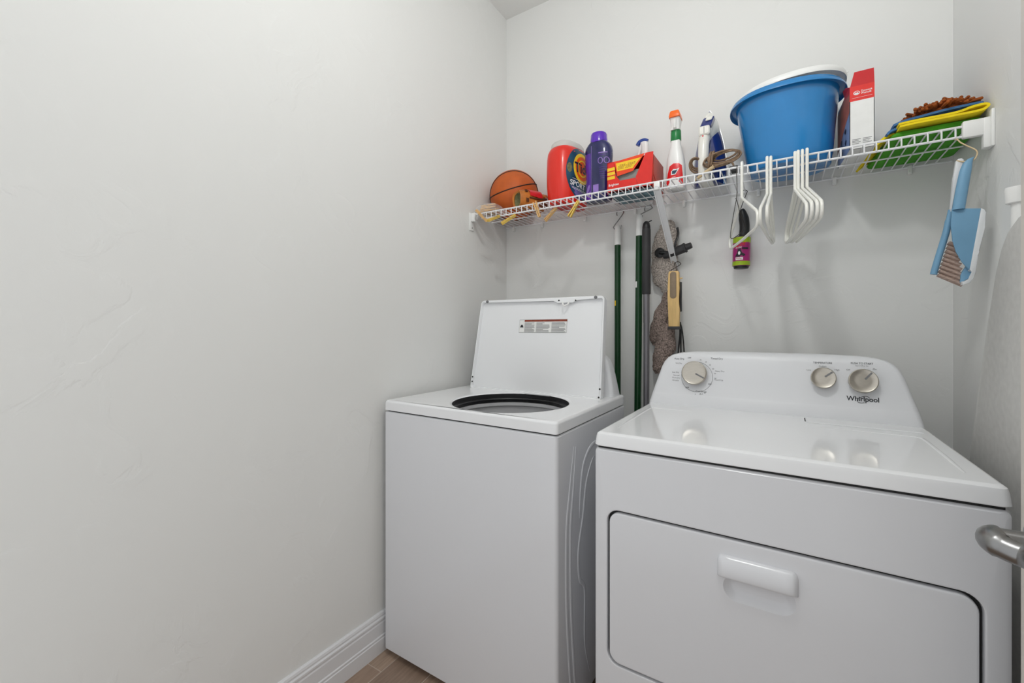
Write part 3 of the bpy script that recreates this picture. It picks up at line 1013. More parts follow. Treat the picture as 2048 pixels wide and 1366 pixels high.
loft(bm, [[ax0 + dv * t + side * x + Vector((0, 0, z)) for x, z in se(0, 0, a, b, 2.2, 24)] for t, a, b in ((0.035, 0.028, 0.031), (0.10, 0.026, 0.028), (0.2, 0.018, 0.019))], False, True)
gl.part('lining', bm, 'mesh_olive')


def glp(t, ang, off=0.0015):
    a, b = 0.0415 + off, 0.046 + off
    c, s = math.cos(ang), math.sin(ang)
    x = a * math.copysign(abs(c) ** (2 / 2.4), c)
    z = b * math.copysign(abs(s) ** (2 / 2.4), s)
    return ax0 + dv * t + side * x + Vector((0, 0, z))


def gl_patch(t0, t1, a0, a1, off):
    bm = bmesh.new()
    g = [[bm.verts.new(glp(t0 + (t1 - t0) * i / 6, a0 + (a1 - a0) * j / 6 + 0.12 * i / 6, off)) for j in range(7)] for i in range(7)]
    for i in range(6):
        for j in range(6):
            bm.faces.new((g[i][j], g[i + 1][j], g[i + 1][j + 1], g[i][j + 1]))
    return bm


gl.part('patch', gl_patch(0.30, 0.74, PI * 0.56, PI * 0.93, 0.004), 'label_red')
gl.part('binding', gl_patch(0.55, 0.92, PI * 1.02, PI * 1.18, 0.004), 'leather_dark')
for t, a in ((0.16, PI * 0.78), (0.17, PI * 1.04)):
    gl.part('lace_eyelet', TB([glp(t, a - 0.12, 0.004), glp(t + 0.05, a - 0.10, 0.005), glp(t + 0.06, a + 0.1, 0.005), glp(t + 0.01, a + 0.12, 0.004)], 0.0028, 6, closed=True), 'leather_dark')
gl.part('strap', gl_patch(0.78, 0.98, PI * 0.5, PI * 0.85, -0.004), 'leather_tan')
gl.part('lace', TB(catmull([glp(0.28, PI * 0.98, 0.003), glp(0.5, PI * 0.99, 0.005), glp(0.75, PI * 0.97, 0.004), glp(0.92, PI * 0.93, -0.002)], 6), 0.0035, 6), 'leather_dark')

# ------------------------------------------------------------------ red detergent tub
TC = (0.437, -0.170)
tub = Thing('detergent_tub', 'orange-red detergent tub with a round yellow and orange emblem', 'detergent', (TC[0], TC[1], ZS))
TP = [(0.0, 0.86), (0.004, 0.90), (0.03, 0.95), (0.08, 0.99), (0.14, 1.0), (0.19, 0.985), (0.215, 0.95), (0.232, 0.87), (0.243, 0.76), (0.248, 0.66)]


def tub_s(h):
    for (a, sa), (b, sb) in zip(TP, TP[1:]):
        if a <= h <= b: return sa + (sb - sa) * (h - a) / (b - a)
    return TP[-1][1]


TA, TBB, TN = 0.066, 0.098, 2.7


def tubp(y, h, off=0.0008):
    """+x face of the tub; y across from the centre, h above the base"""
    s = tub_s(h)
    u = min(0.995, abs(y) / (TBB * s))
    return Vector((TC[0] + TA * s * (1 - u ** TN) ** (1 / TN) + off, TC[1] + y, ZS + h))


bm = bmesh.new()
fine = []
for (a, sa), (b, sb) in zip(TP, TP[1:]):
    for k in range(3): fine.append((a + (b - a) * k / 3, sa + (sb - sa) * k / 3))
fine.append(TP[-1])
loft(bm, [[(x, y, ZS + h) for x, y in se(TC[0], TC[1], TA * s, TBB * s, TN, 56)] for h, s in fine])
tub.part('body', bm, 'tub_orange', angle=60)
tub.part('lid', (lambda bm: (loft(bm, [[(x, y, ZS + h) for x, y in se(TC[0], TC[1], TA * s, TBB * s, 2.4, 40)] for h, s in ((0.236, 0.80), (0.238, 0.83), (0.256, 0.80), (0.264, 0.72), (0.267, 0.60))]), bm)[1])(bmesh.new()), 'frosted_lid')
lb = tub.part('label', patch(tubp, [(-0.092 * math.copysign(abs(math.cos(t)) ** 0.8, math.cos(t)) + 0.016, 0.128 + 0.108 * math.sin(t)) for t in [2 * PI * i / 40 for i in range(40)]], 7), 'label_teal', angle=60)
tub.part('label_band', patch(lambda y, h: tubp(y, h, 0.0013), [(-0.062, 0.088), (0.0, 0.078), (0.07, 0.070), (0.088, 0.10), (0.094, 0.17), (0.07, 0.205), (0.03, 0.19), (-0.04, 0.11)], 6), 'label_navy', parent=lb)
tub.part('label_foot', patch(lambda y, h: tubp(y, h, 0.0014), [(-0.058, 0.072), (0.0, 0.062), (0.074, 0.052), (0.05, 0.032), (0.015, 0.024), (-0.03, 0.036)], 5), 'label_lilac', parent=lb)
EC = (0.012, 0.150)
for a, b, m, o in ((0.056, 0.064, 'print_yellow', 0.0020), (0.044, 0.050, 'print_orange', 0.0024)):
    tub.part('emblem_disc', patch(lambda y, h, o=o: tubp(y, h, o), ellipse2(EC[0], EC[1], a, b, 40), 6), m, parent=lb)
tub.part('emblem_inner', ring2(lambda y, h: tubp(y, h, 0.0027), EC[0], EC[1], 0.032, 0.036, 0.006, 36), 'print_yellow', parent=lb)
tub.text('emblem_lettering', 'Tide', 0.056, lambda a, b: tubp(EC[0] + a, EC[1] - 0.002 + b, 0.0031), 'print_navy', parent=lb, sx=0.98, bold=0.0016)
tub.text('label_lettering', 'SPORT', 0.030, lambda a, b: tubp(-0.016 + a, 0.077 + b - a * 0.12, 0.0030), 'print_white', parent=lb, sx=1.0, bold=0.0006)
bm = bmesh.new()
for h0 in (0.0605, 0.0555, 0.0955):
    pv = []
    for i in range(9):
        y = -0.05 + 0.10 * i / 8
        pv.append((bm.verts.new(tubp(y, h0 - y * 0.12, 0.0028)), bm.verts.new(tubp(y, h0 - y * 0.12 - 0.0016, 0.0028))))
    for p, q2 in zip(pv, pv[1:]): bm.faces.new((p[0], q2[0], q2[1], p[1]))
tub.part('label_stripes', bm, 'print_white', parent=lb, smooth=False)
tub.part('label_leaf', patch(lambda y, h: tubp(y, h, 0.0020), ellipse2(-0.062, 0.142, 0.011, 0.020, 16), 3), 'mesh_olive', parent=lb)

tub.o.rotation_euler.z = -0.24
tub.o.scale = (1.05, 1.05, 1.035)

# ------------------------------------------------------------------ purple scent booster bottle
PC = (0.584, -0.175)
pb = Thing('scent_booster_bottle', 'dark blue and violet bottle with purple cap beside the red tub', 'bottle', (PC[0], PC[1], ZS))
PP = [(0, 0.052, 0.030), (0.004, 0.056, 0.034), (0.05, 0.0545, 0.034), (0.10, 0.0535, 0.034), (0.15, 0.056, 0.036), (0.185, 0.059, 0.038), (0.21, 0.0595, 0.038), (0.228, 0.056, 0.037), (0.242, 0.047, 0.035), (0.250, 0.038, 0.033)]


def pbp(x, h, off=0.0006):
    for (a, wa, da), (b, wb, db) in zip(PP, PP[1:]):
        if a <= h <= b:
            t = (h - a) / (b - a)
            W, D = wa + (wb - wa) * t, da + (db - da) * t
            break
    else:
        W, D = PP[-1][1:]
    u = min(0.995, abs(x) / W)
    return Vector((PC[0] + x, PC[1] - D * (1 - u ** 2.5) ** (1 / 2.5) - off, ZS + h))


bm = bmesh.new()
loft(bm, [[(x, y, ZS + h) for x, y in se(PC[0], PC[1], a, b, 2.5, 48)] for h, a, b in PP])
pb.part('body', bm, 'bottle_navy', angle=60)
pb.part('side_panel', patch(pbp, rect2(-0.0525, -0.022, 0.008, 0.200, 6), 6), 'bottle_violet')
pb.part('cap', LT([(0.036, 0.246), (0.0365, 0.250), (0.0345, 0.282), (0.031, 0.289), (0.026, 0.291), (0.002, 0.291)], (PC[0], PC[1], ZS), seg=40), 'cap_purple')
pb.part('seam_or_highlight', TB([pbp(-0.0195, h, 0.0007) for h in (0.01, 0.05, 0.1, 0.15, 0.19, 0.23)], 0.0008, 6), 'print_lilac')  # pale line along the bottle edge, its highlight painted as lilac colour
for x in (0.020, 0.044):
    pb.part('icon_ring', ring2(lambda a, b: pbp(a, b, 0.0012), x, 0.162, 0.0105, 0.0135, 0.0028, 24), 'print_lilac')
for r, (x0, x1) in enumerate(((0.012, 0.048), (0.014, 0.044), (0.016, 0.046), (0.016, 0.040), (0.016, 0.045), (0.016, 0.042), (0.018, 0.046), (0.018, 0.036))):
    h = (0.196, 0.186, 0.135, 0.126, 0.117, 0.108, 0.099, 0.090)[r]
    t = 0.004 if r == 0 else 0.0018
    bm = bmesh.new()
    pv = [(bm.verts.new(pbp(x0 + (x1 - x0) * i / 8, h, 0.0012)), bm.verts.new(pbp(x0 + (x1 - x0) * i / 8, h - t, 0.0012))) for i in range(9)]
    for p, q2 in zip(pv, pv[1:]): bm.faces.new((p[0], q2[0], q2[1], p[1]))
    pb.part('print_line', bm, 'bottle_violet' if r else 'print_lilac', smooth=False)
pb.part('foot_label', patch(lambda a, b: pbp(a, b, 0.0012), rect2(-0.012, 0.012, 0.030, 0.066, 4), 3), 'print_lilac')
for a0, h0, s in ((-0.036, 0.052, 0.012), (-0.042, 0.030, 0.010), (-0.030, 0.028, 0.009)):
    pb.part('petal', patch(lambda a, b: pbp(a, b, 0.0016), [(a0 + s * 0.6 * math.cos(t) + 0.5 * s * math.sin(t), h0 + 1.5 * s * math.sin(t)) for t in [2 * PI * i / 14 for i in range(14)]], 3), 'print_lilac')

# ------------------------------------------------------------------ torn red dispenser box
rb = Thing('dispenser_box', 'torn-open red and yellow cardboard dispenser box lying on the shelf', 'box', (0.738, -0.165, ZS))
RX0, RX1, RY0, RY1, RZ0, RZ1 = 0.6490, 0.8285, -0.250, -0.085, ZS + 0.0003, 1.8435
tk = 0.0015
rb.part('back_panel', B(RX0, RX1, RY1 - tk, RY1, RZ0, RZ1), 'card_red', smooth=False)
rb.part('base_panel', B(RX0, RX1, RY0, RY1, RZ0, RZ0 + tk), 'card_print', smooth=False)
rb.part('top_panel', B(RX0, RX1, RY0, RY1, RZ1 - tk, RZ1), 'card_red', smooth=False)
rb.part('left_panel', B(RX0, RX0 + tk, RY0, RY1, RZ0, RZ1), 'card_red', smooth=False)
rs = rb.part('right_panel', B(RX1 - tk, RX1, RY0, RY1, RZ0, RZ1), 'card_red_dark', smooth=False)
bm = bmesh.new()
extrude_poly(bm, [(RX1 + 0.0003, y, z) for y, z in ((RY0 + 0.006, RZ1 - 0.004), (RY1 - 0.02, RZ1 - 0.004), (RY1 - 0.004, RZ1 - 0.03), (RY1 - 0.004, RZ0 + 0.03), (RY0 + 0.05, RZ0 + 0.028), (RY0 + 0.006, RZ0 + 0.05))], (0.0015, 0, 0))
rb.part('end_flap', bm, 'card_red_dark', smooth=False)


def b6(u, v, Y):
    """pixel of the box close-up -> point on plane Y"""
    return at(1200 + u / 10.507, 270 + v / 10.507, Y)


def fp(pts, Y, t=0.0015):
    bm = bmesh.new()
    extrude_poly(bm, [b6(u, v, Y) for u, v in pts], (0, t, 0))
    return bm


rb.part('front_panel', fp([(150, 610), (300, 568), (330, 850), (420, 960), (370, 1160), (150, 1210)], RY0), 'card_red', smooth=False)
rb.part('front_panel', fp([(420, 960), (745, 895), (815, 1090), (368, 1165)], RY0), 'card_red', smooth=False)
rb.part('front_panel', fp([(955, 372), (1120, 338), (1082, 1050), (815, 1085), (748, 880), (825, 690)], RY0 - 0.003), 'card_red', smooth=False)
fl = rb.part('torn_flap', fp([(300, 568), (940, 376), (690, 752), (360, 868)], RY0 - 0.002), 'card_orange', smooth=False)
rb.part('inner_card', B(RX0 + 0.03, RX1 - 0.05, RY0 + 0.012, RY0 + 0.014, RZ0 + 0.012, RZ0 + 0.085), 'card_grey', smooth=False)
rb.part('flap_print', fp([(335, 600), (860, 465), (720, 640), (690, 690), (360, 765)], RY0 - 0.0026, 0.0005), 'print_yellow', parent=fl, smooth=False)
for v0 in (690, 780, 870):
    rb.part('side_print', fp([(155, v0 + 22), (308, v0 - 18), (318, v0 + 45), (155, v0 + 85)], RY0 - 0.0007, 0.0005), 'print_yellow', smooth=False)
bm = bmesh.new()
for r in range(4):
    u0, v0 = 372 + 10 * (r % 2), 650 - 1 + r * 26
    L = (400, 380, 330, 290)[r] - 20
    n = 9
    for i in range(n):
        if random.random() < 0.15: continue
        ua = u0 + L * i / n
        ub = u0 + L * (i + 0.75) / n
        bm.faces.new([bm.verts.new(b6(u, v0 - (u - 335) * 0.235 + dvv, RY0 - 0.0030)) for u, dvv in ((ua, 0), (ub, 0), (ub, 9), (ua, 9))])
rb.part('flap_lettering', bm, 'print_brown', parent=fl, smooth=False)
o0 = b6(180, 1085, RY0 - 0.0008)
rb.text('front_lettering', 'Brighten', 0.0125, lambda a, b: Vector((o0.x + a, RY0 - 0.0009, o0.z + b + 0.003 + a * 0.02)), 'print_white', align='LEFT', sx=1.0, bold=0.0002)

# ------------------------------------------------------------------ white spray bottle behind the box
sx, sy = 0.738, -0.046
ws = Thing('trigger_spray_bottle', 'white trigger spray bottle with blue nozzle behind the red box', 'spray bottle', (sx, sy, ZS))
bm = bmesh.new()
loft(bm, [[(x, y, ZS + h) for x, y in se(sx, sy, a, b, 2.4, 32)] for h, a, b in ((0, 0.034, 0.028), (0.004, 0.037, 0.031), (0.12, 0.037, 0.031), (0.15, 0.032, 0.027), (0.185, 0.018, 0.016), (0.20, 0.013, 0.013))])
ws.part('body', bm, 'plastic_white')
bm = bmesh.new()
loft(bm, [[(x, y, ZS + h) for x, y in se(cx2, sy - 0.004, a, b, 2.8, 24)] for h, cx2, a, b in ((0.196, sx + 0.006, 0.014, 0.013), (0.225, sx + 0.008, 0.014, 0.013), (0.250, sx + 0.006, 0.016, 0.014), (0.262, sx + 0.002, 0.018, 0.014), (0.266, sx, 0.012, 0.011))])
ws.part('trigger_head', bm, 'plastic_white')
ws.part('nozzle', TB(catmull([(sx + 0.018, sy - 0.006, ZS + 0.264), (sx + 0.004, sy - 0.008, ZS + 0.270), (sx - 0.014, sy - 0.010, ZS + 0.266), (sx - 0.023, sy - 0.011, ZS + 0.253)], 5), 0.0095, 12), 'spray_blue')
ws.part('trigger', TB(catmull([(sx - 0.010, sy - 0.008, ZS + 0.256), (sx - 0.014, sy - 0.009, ZS + 0.232), (sx - 0.020, sy - 0.009, ZS + 0.212)], 5), 0.005, 8), 'plastic_white')

# ------------------------------------------------------------------ red-label spray bottle
qx, qy = 0.8945, -0.165
sb = Thing('cleaner_spray_bottle', 'white spray bottle with red label, green collar and orange nozzle', 'spray bottle', (qx, qy, ZS))
SP = [(0, 0.034, 0.024), (0.004, 0.037, 0.027), (0.05, 0.036, 0.027), (0.09, 0.034, 0.026), (0.12, 0.031, 0.025), (0.15, 0.024, 0.022), (0.172, 0.0185, 0.018), (0.19, 0.0175, 0.0175)]
bm = bmesh.new()
loft(bm, [[(x, y, ZS + h) for x, y in se(qx, qy, a, b, 2.6, 36)] for h, a, b in SP])
sb.part('body', bm, 'plastic_white', angle=60)


def sbp(x, h, off=0.0008):
    for (a, wa, da), (b, wb, db) in zip(SP, SP[1:]):
        if a <= h <= b:
            t = (h - a) / (b - a)
            W, D = wa + (wb - wa) * t, da + (db - da) * t
            break
    u = min(0.99, abs(x) / W)
    return Vector((qx + x, qy - D * (1 - u ** 2.6) ** (1 / 2.6) - off, ZS + h))


sl = sb.part('label', patch(sbp, [(-0.033, 0.004), (0.031, 0.004), (0.029, 0.05), (0.026, 0.085), (0.016, 0.094), (-0.004, 0.096), (-0.018, 0.088), (-0.026, 0.06), (-0.030, 0.03)], 5), 'spray_red')
sb.part('label_mark', patch(lambda a, b: sbp(a, b, 0.0014), [(-0.012, 0.052), (0.004, 0.052), (0.018, 0.076), (0.008, 0.072), (-0.004, 0.074), (-0.012, 0.066)], 3), 'print_white', parent=sl)
sb.part('label_mark', patch(lambda a, b: sbp(a, b, 0.0018), [(-0.009, 0.056), (0.003, 0.055), (0.012, 0.071), (0.004, 0.068), (-0.008, 0.068)], 3), 'label_teal', parent=sl)
bm = bmesh.new()
for h, x1 in ((0.044, 0.004), (0.040, 0.010), (0.034, 0.000), (0.030, 0.002)):
    bm.faces.new([bm.verts.new(sbp(x, hh, 0.0014)) for x, hh in ((-0.010, h), (x1, h), (x1, h - 0.0014), (-0.010, h - 0.0014))])
sb.part('label_lines', bm, 'print_white', parent=sl, smooth=False)
sb.part('collar', LT([(0.0185, 0.188), (0.0195, 0.191), (0.0190, 0.226), (0.0175, 0.230)], (qx, qy, ZS), seg=32), 'spray_green')
bm = bmesh.new()
loft(bm, [[(x, y, ZS + h) for x, y in rr(qx + dx, qy - 0.005, a, b, 0.007, 5)] for h, dx, a, b in ((0.228, 0, 0.0165, 0.0165), (0.243, 0.001, 0.0155, 0.018), (0.255, 0.001, 0.0165, 0.022), (0.272, 0.001, 0.0185, 0.028))])
sb.part('trigger_head', bm, 'plastic_white')
bm = bmesh.new()
loft(bm, [[(x, y, ZS + h) for x, y in rr(qx + 0.001, qy - 0.010, a, b, 0.004, 4)] for h, a, b in ((0.270, 0.0195, 0.029), (0.276, 0.0195, 0.030), (0.292, 0.0165, 0.027), (0.295, 0.0145, 0.025))])
sb.part('nozzle', bm, 'spray_orange')
sb.part('trigger', TB(catmull([(qx + 0.001, qy - 0.026, ZS + 0.268), (qx + 0.001, qy - 0.030, ZS + 0.25), (qx + 0.001, qy - 0.026, ZS + 0.232)], 4), 0.006, 8), 'plastic_white')

# ------------------------------------------------------------------ steam iron standing on its heel
iron = Thing('steam_iron', 'white and navy steam iron standing upright on its heel', 'iron', (1.010, -0.15, ZS))
IX, IY = 1.010, -0.118


def sole(w, z0, z1, y, k=28, off=0.0):
    """teardrop outline in XZ, heel at z0, tip at z1"""
    L = z1 - z0
    right, left = [], []
    for i in range(k + 1):
        t = i / k
        hw = w * (1 - t ** 2.3) ** 0.85 * (0.92 + 0.08 * min(1, t * 6)) if t < 1 else 0.0
        right.append((IX + off * t + hw, y, z0 + L * t))
        left.append((IX + off * t - hw, y, z0 + L * t))
    return right[:-1] + [(IX + off, y, z1)] + left[:-1][::-1]


bm = bmesh.new()
loft(bm, [sole(0.058, ZS + 0.004, 2.008, IY + 0.004), sole(0.061, ZS + 0.001, 2.012, IY), sole(0.061, ZS + 0.001, 2.012, IY - 0.005)])
iron.part('soleplate', bm, 'steel', smooth=False)
bm = bmesh.new()
loft(bm, [sole(0.059, ZS + 0.001, 2.008, IY - 0.005), sole(0.057, ZS + 0.001, 2.004, IY - 0.016), sole(0.050, ZS + 0.002, 1.99, IY - 0.030), sole(0.040, ZS + 0.004, 1.965, IY - 0.046), sole(0.028, ZS + 0.008, 1.93, IY - 0.058)])
iron.part('shell', bm, 'iron_navy', angle=50)
bm = bmesh.new()
loft(bm, [[(IX + 0.0585 * f(t), IY - 0.008, z) for f, z in ()] for t in ()] or [[(IX + x, IY - y0, z) for x, z in rr(0.046, 1.80, 0.011 - i, 0.085 - i, 0.011, 5)] for y0, i in ((0.006, 0.0), (0.020, 0.0), (0.026, 0.003))])
for v in bm.verts:
    t = max(0, (v.co.z - 1.76) / 0.13)
    v.co.x -= 0.028 * t * t
iron.part('water_tank', bm, 'iron_tank')
bm = bmesh.new()
loft(bm, [[(x, IY + y, z) for x, z in se(IX + ox, zc, a, b, 2.2, 28)] for y, ox, zc, a, b in ((-0.006, 0, 1.940, 0.036, 0.064), (-0.02, 0, 1.936, 0.035, 0.062), (-0.045, -0.003, 1.925, 0.029, 0.055), (-0.065, -0.006, 1.915, 0.022, 0.045), (-0.075, -0.008, 1.91, 0.014, 0.034))])
for v in bm.verts:
    t = max(0, (v.co.z - 1.93) / 0.075)
    v.co.x = IX + (v.co.x - IX) * (1 - 0.55 * min(1, t))
iron.part('nose_cover', bm, 'iron_white', angle=60)
hp = catmull([(IX - 0.006, -0.205, ZS + 0.002), (IX - 0.009, -0.212, ZS + 0.04), (IX - 0.010, -0.214, ZS + 0.09), (IX - 0.009, -0.208, ZS + 0.145), (IX - 0.007, -0.192, ZS + 0.185), (IX - 0.003, -0.165, ZS + 0.222)], 5)
n = len(hp)
iron.part('handle', TB(hp, [0.0215 - 0.003 * math.sin(PI * min(1, i / (n * 0.8))) for i in range(n)], 18), 'iron_white', angle=60)
bm = bmesh.new()
loft(bm, [[(x, y, ZS + h) for x, y in rr(IX - 0.006, -0.166, 0.024, b, 0.012, 5)] for h, b in ((0.0005, 0.045), (0.010, 0.046), (0.022, 0.04))])
iron.part('heel', bm, 'iron_white')
bm = bmesh.new()
loft(bm, [[(x, y, z) for x, z in rr(IX - 0.006, 1.898 + dz, 0.0185 - i, 0.0165 - i, 0.006, 5)] for y, i, dz in ((-0.185, 0, 0), (-0.222, 0, 0), (-0.226, 0.004, 0))])
iron.part('thumb_grip', bm, 'iron_white')
iron.part('thumb_seam', B(IX - 0.0068, IX - 0.0052, -0.2266, -0.2255, 1.886, 1.911), 'print_grey')
bm = bmesh.new()
loft(bm, [[(x + (z - 1.93) * 0.25, y + (z - 1.93) * 0.55, z) for x, z in rr(IX + 0.000, 1.934, 0.0185 - i, 0.022 - i, 0.005, 5)] for y, i in ((-0.180, 0), (-0.206, 0), (-0.209, 0.003))])
bt = iron.part('button_panel', bm, 'iron_navy')
bm = bmesh.new()
loft(bm, [[(x + (z - 1.93) * 0.25, y + (z - 1.93) * 0.55, z) for x, z in rr(IX + 0.004, 1.946, 0.0105 - i, 0.0085 - i, 0.004, 5)] for y, i in ((-0.205, 0), (-0.213, 0), (-0.215, 0.002))])
iron.part('steam_button', bm, 'iron_white', parent=bt)
iron.part('pilot_lamp', LT([(0.003, 0), (0.0025, 0.0015)], (IX - 0.009, -0.2335, 1.874), (0, -1, 0), 10), 'label_red')
# fabric cord: gathered loops beside the handle, wrapped once
ci = iron.part('cord_sleeve', TB(catmull([(0.975, -0.235, ZS + 0.004), (1.000, -0.250, ZS + 0.012), (1.028, -0.256, ZS + 0.026), (1.040, -0.256, ZS + 0.032)], 5), [0.0055] * 8 + [0.006] * 6 + [0.0085, 0.0085], 10), 'cord_beige')
for k in range(5):
    a, b = 0.060 - 0.006 * k + 0.004 * (k % 2), 0.027 - 0.0042 * k
    pts = []
    for i in range(28):
        t = 2 * PI * i / 28
        pts.append((1.063 + 0.003 * k + a * math.cos(t), -0.236 - 0.006 * (k % 3) + 0.008 * math.sin(t + k), ZS + 0.062 + 0.0016 * k + b * math.sin(t) + 0.10 * a * math.cos(t)))
    iron.part('cord_loop', TB(pts, 0.0033, 8, closed=True), 'cord_tan')
for k in range(3):
    a = 0.030 - 0.004 * k
    pts = [(0.975 + 0.020 * math.cos(t) * (1 - 0.15 * k), -0.222 + 0.012 * math.cos(t + 1) + 0.004 * k, ZS + 0.062 + 0.004 * k + (0.024 - 0.005 * k) * math.sin(t)) for t in [2 * PI * i / 22 for i in range(22)]]
    iron.part('cord_loop', TB(pts, 0.0033, 8, closed=True), 'cord_tan')
for k in range(2):
    pts = [(1.026 + 0.008 * k + 0.004 * math.sin(t), -0.238 + 0.019 * math.cos(t), ZS + 0.060 + 0.031 * math.sin(t)) for t in [2 * PI * i / 22 for i in range(22)]]
    iron.part('cord_wrap', TB(pts, 0.0040, 8, closed=True), 'cord_tan')
iron.part('cord_tail', TB(catmull([(1.040, -0.256, ZS + 0.032), (1.06, -0.262, ZS + 0.033), (1.085, -0.256, ZS + 0.038), (1.098, -0.25, ZS + 0.036), (1.103, -0.25, ZS + 0.020)], 5), 0.0033, 8), 'cord_tan')
bm = bmesh.new()
box(bm, 1.088, 1.116, -0.258, -0.236, ZS + 0.0005, ZS + 0.024, 0.004)
iron.part('plug', bm, 'black_plastic')
for y in (-0.252, -0.242):
    iron.part('plug_prong', B(1.116, 1.131, y - 0.001, y + 0.001, ZS + 0.008, ZS + 0.015), 'steel')

# ------------------------------------------------------------------ buckets
bk = Thing('blue_bucket', 'oval blue plastic bucket standing on the shelf with a white bucket nested in it', 'bucket', (1.262, -0.165, ZS))
BP = [(0.0, 0.114, 0.102), (0.004, 0.118, 0.106), (0.03, 0.122, 0.110), (0.034, 0.124, 0.1115), (0.12, 0.134, 0.119), (0.225, 0.148, 0.1315), (0.234, 0.150, 0.133), (0.238, 0.166, 0.1455), (0.234, 0.1685, 0.148), (0.228, 0.169, 0.1485), (0.231, 0.1655, 0.1455), (0.245, 0.162, 0.142), (0.249, 0.157, 0.138), (0.246, 0.152, 0.133), (0.225, 0.144, 0.127), (0.12, 0.130, 0.114), (0.012, 0.115, 0.10)]
bm = bmesh.new()
loft(bm, [[(x - 0.010 * h / 0.24, y, ZS + h) for x, y in se(1.262, -0.165, a, b, 2.25, 64)] for h, a, b in BP])
bk.part('body', bm, 'bucket_blue', angle=40)
wb = Thing('white_bucket', 'white plastic bucket nested inside the blue bucket, only its rim showing', 'bucket', (1.258, -0.160, ZS + 0.03))
bm = bmesh.new()
WP = [(0.03, 0.100, 0.088), (0.20, 0.128, 0.112), (0.255, 0.138, 0.121), (0.258, 0.152, 0.135), (0.254, 0.156, 0.139), (0.260, 0.157, 0.140), (0.270, 0.155, 0.138), (0.275, 0.150, 0.133), (0.271, 0.142, 0.125), (0.20, 0.124, 0.108), (0.05, 0.10, 0.085)]
loft(bm, [[(x + 0.012, y + 0.004, ZS + h + (x - 1.25) * 0.05) for x, y in se(1.252, -0.165, a, b, 2.25, 64)] for h, a, b in WP])
wb.part('body', bm, 'plastic_white', angle=40)
wb.part('handle_pin', TB([(1.398, -0.162, ZS + 0.278), (1.424, -0.162, ZS + 0.292)], 0.0022, 6), 'plastic_white')

# ------------------------------------------------------------------ tall white box with red top
bx = Thing('tall_white_box', 'tall narrow white box with red open top flap beside the blue bucket', 'box', (1.446, -0.185, ZS))
fx0, fx1, fy, by_ = 1.4165, 1.4745, -0.272, -0.100
zt2 = 1.905


def sk(x, y, z):
    """slightly turned box"""
    t = (y - fy) / (by_ - fy)
    return Vector((x - 0.014 * t, y, z))


for nm, (xa, xb, ya, yb, za, zb), m in (('front_panel', (fx0, fx1, fy, fy + tk, ZS + 0.0005, 1.8605), 'card_white'), ('back_panel', (fx0, fx1, by_ - tk, by_, ZS + 0.0005, zt2), 'card_white'),
                                        ('right_panel', (fx1 - tk, fx1, fy, by_, ZS + 0.0005, zt2), 'card_white'), ('base_panel', (fx0, fx1, fy, by_, ZS + 0.0003, ZS + 0.002), 'card_white')):
    bm = B(xa, xb, ya, yb, za, zb)
    for v in bm.verts: v.co = sk(*v.co)
    bx.part(nm, bm, m, smooth=False)
bm = B(fx0, fx1, fy - 0.0003, fy + tk, 1.8605, zt2)
rt = bx.part('red_band', bm, 'card_red', smooth=False)
bm = bmesh.new()
extrude_poly(bm, [(fx0 + 0.001, fy, zt2), (fx1, fy, zt2), (fx1, fy + 0.010, zt2 + 0.047), (fx0 + 0.012, fy + 0.010, zt2 + 0.047)], (0, 0.0012, 0))
bx.part('open_flap', bm, mat('card_red_flap', srgb(196, 10, 22), 0.42, vary=(25, 0.06)), smooth=False)
bm = B(fx0, fx0 + tk, fy, by_, ZS + 0.0005, zt2)
for v in bm.verts: v.co = sk(*v.co)
lp = bx.part('side_panel', bm, 'card_photo', smooth=False)


def sp(y, z, o=0.0006): return sk(fx0, y, z) - Vector((o, 0, 0))


bx.part('side_salmon', patch(lambda a, b: sp(a, b), [(fy, 1.83), (fy + 0.05, 1.815), (fy + 0.11, 1.79), (by_, 1.76), (by_, zt2 - 0.012), (fy + 0.08, zt2), (fy, zt2)], 4), 'card_salmon', parent=lp, smooth=False)
bx.part('side_red', patch(lambda a, b: sp(a, b, 0.001), [(fy, 1.885), (fy + 0.06, 1.895), (fy + 0.07, zt2), (fy, zt2)], 3), 'label_red', parent=lp, smooth=False)
for i, (yy, zz) in enumerate(((fy + 0.055, 1.793), (fy + 0.050, 1.757), (fy + 0.11, 1.778), (fy + 0.10, 1.738))):
    bx.part('side_icon', patch(lambda a, b: sp(a, b, 0.001), [(yy + 0.010 * math.cos(t) * (1 + 0.3 * math.sin(3 * t)), zz + 0.008 * math.sin(t)) for t in [2 * PI * j / 14 for j in range(14)]], 2), 'print_navy', parent=lp, smooth=False)
bx.part('red_wing', EP([(fx0, fy, zt2), (fx0 - 0.004, fy + 0.075, zt2 + 0.001), (fx0 - 0.010, fy + 0.06, zt2 + 0.018), (fx0 - 0.006, fy + 0.03, zt2 + 0.014)], (-0.0012, 0, 0)), 'label_red', smooth=False)
lx, lz = fx0 + 0.0165, 1.8835
bx.part('mountain_logo', ring2(lambda a, b: (a, fy - 0.0007, b), lx, lz, 0.0078, 0.0062, 0.0017, 28), 'print_white', parent=rt, smooth=False)
bm = bmesh.new()
bm.faces.new([bm.verts.new((lx + a, fy - 0.0007, lz + b)) for a, b in ((-0.0065, -0.003), (-0.002, 0.0025), (0.0, 0.0005), (0.002, 0.002), (0.0065, -0.003), (0.003, -0.0042), (-0.003, -0.0042))])
bx.part('mountain_peak', bm, 'print_white', parent=rt, smooth=False)
bx.text('box_lettering', 'Zonmock', 0.0078, lambda a, b: (lx + 0.0100 + a, fy - 0.0007, lz + 0.0032 + b), 'print_white', parent=rt, align='LEFT', sx=0.86, bold=0.0001)
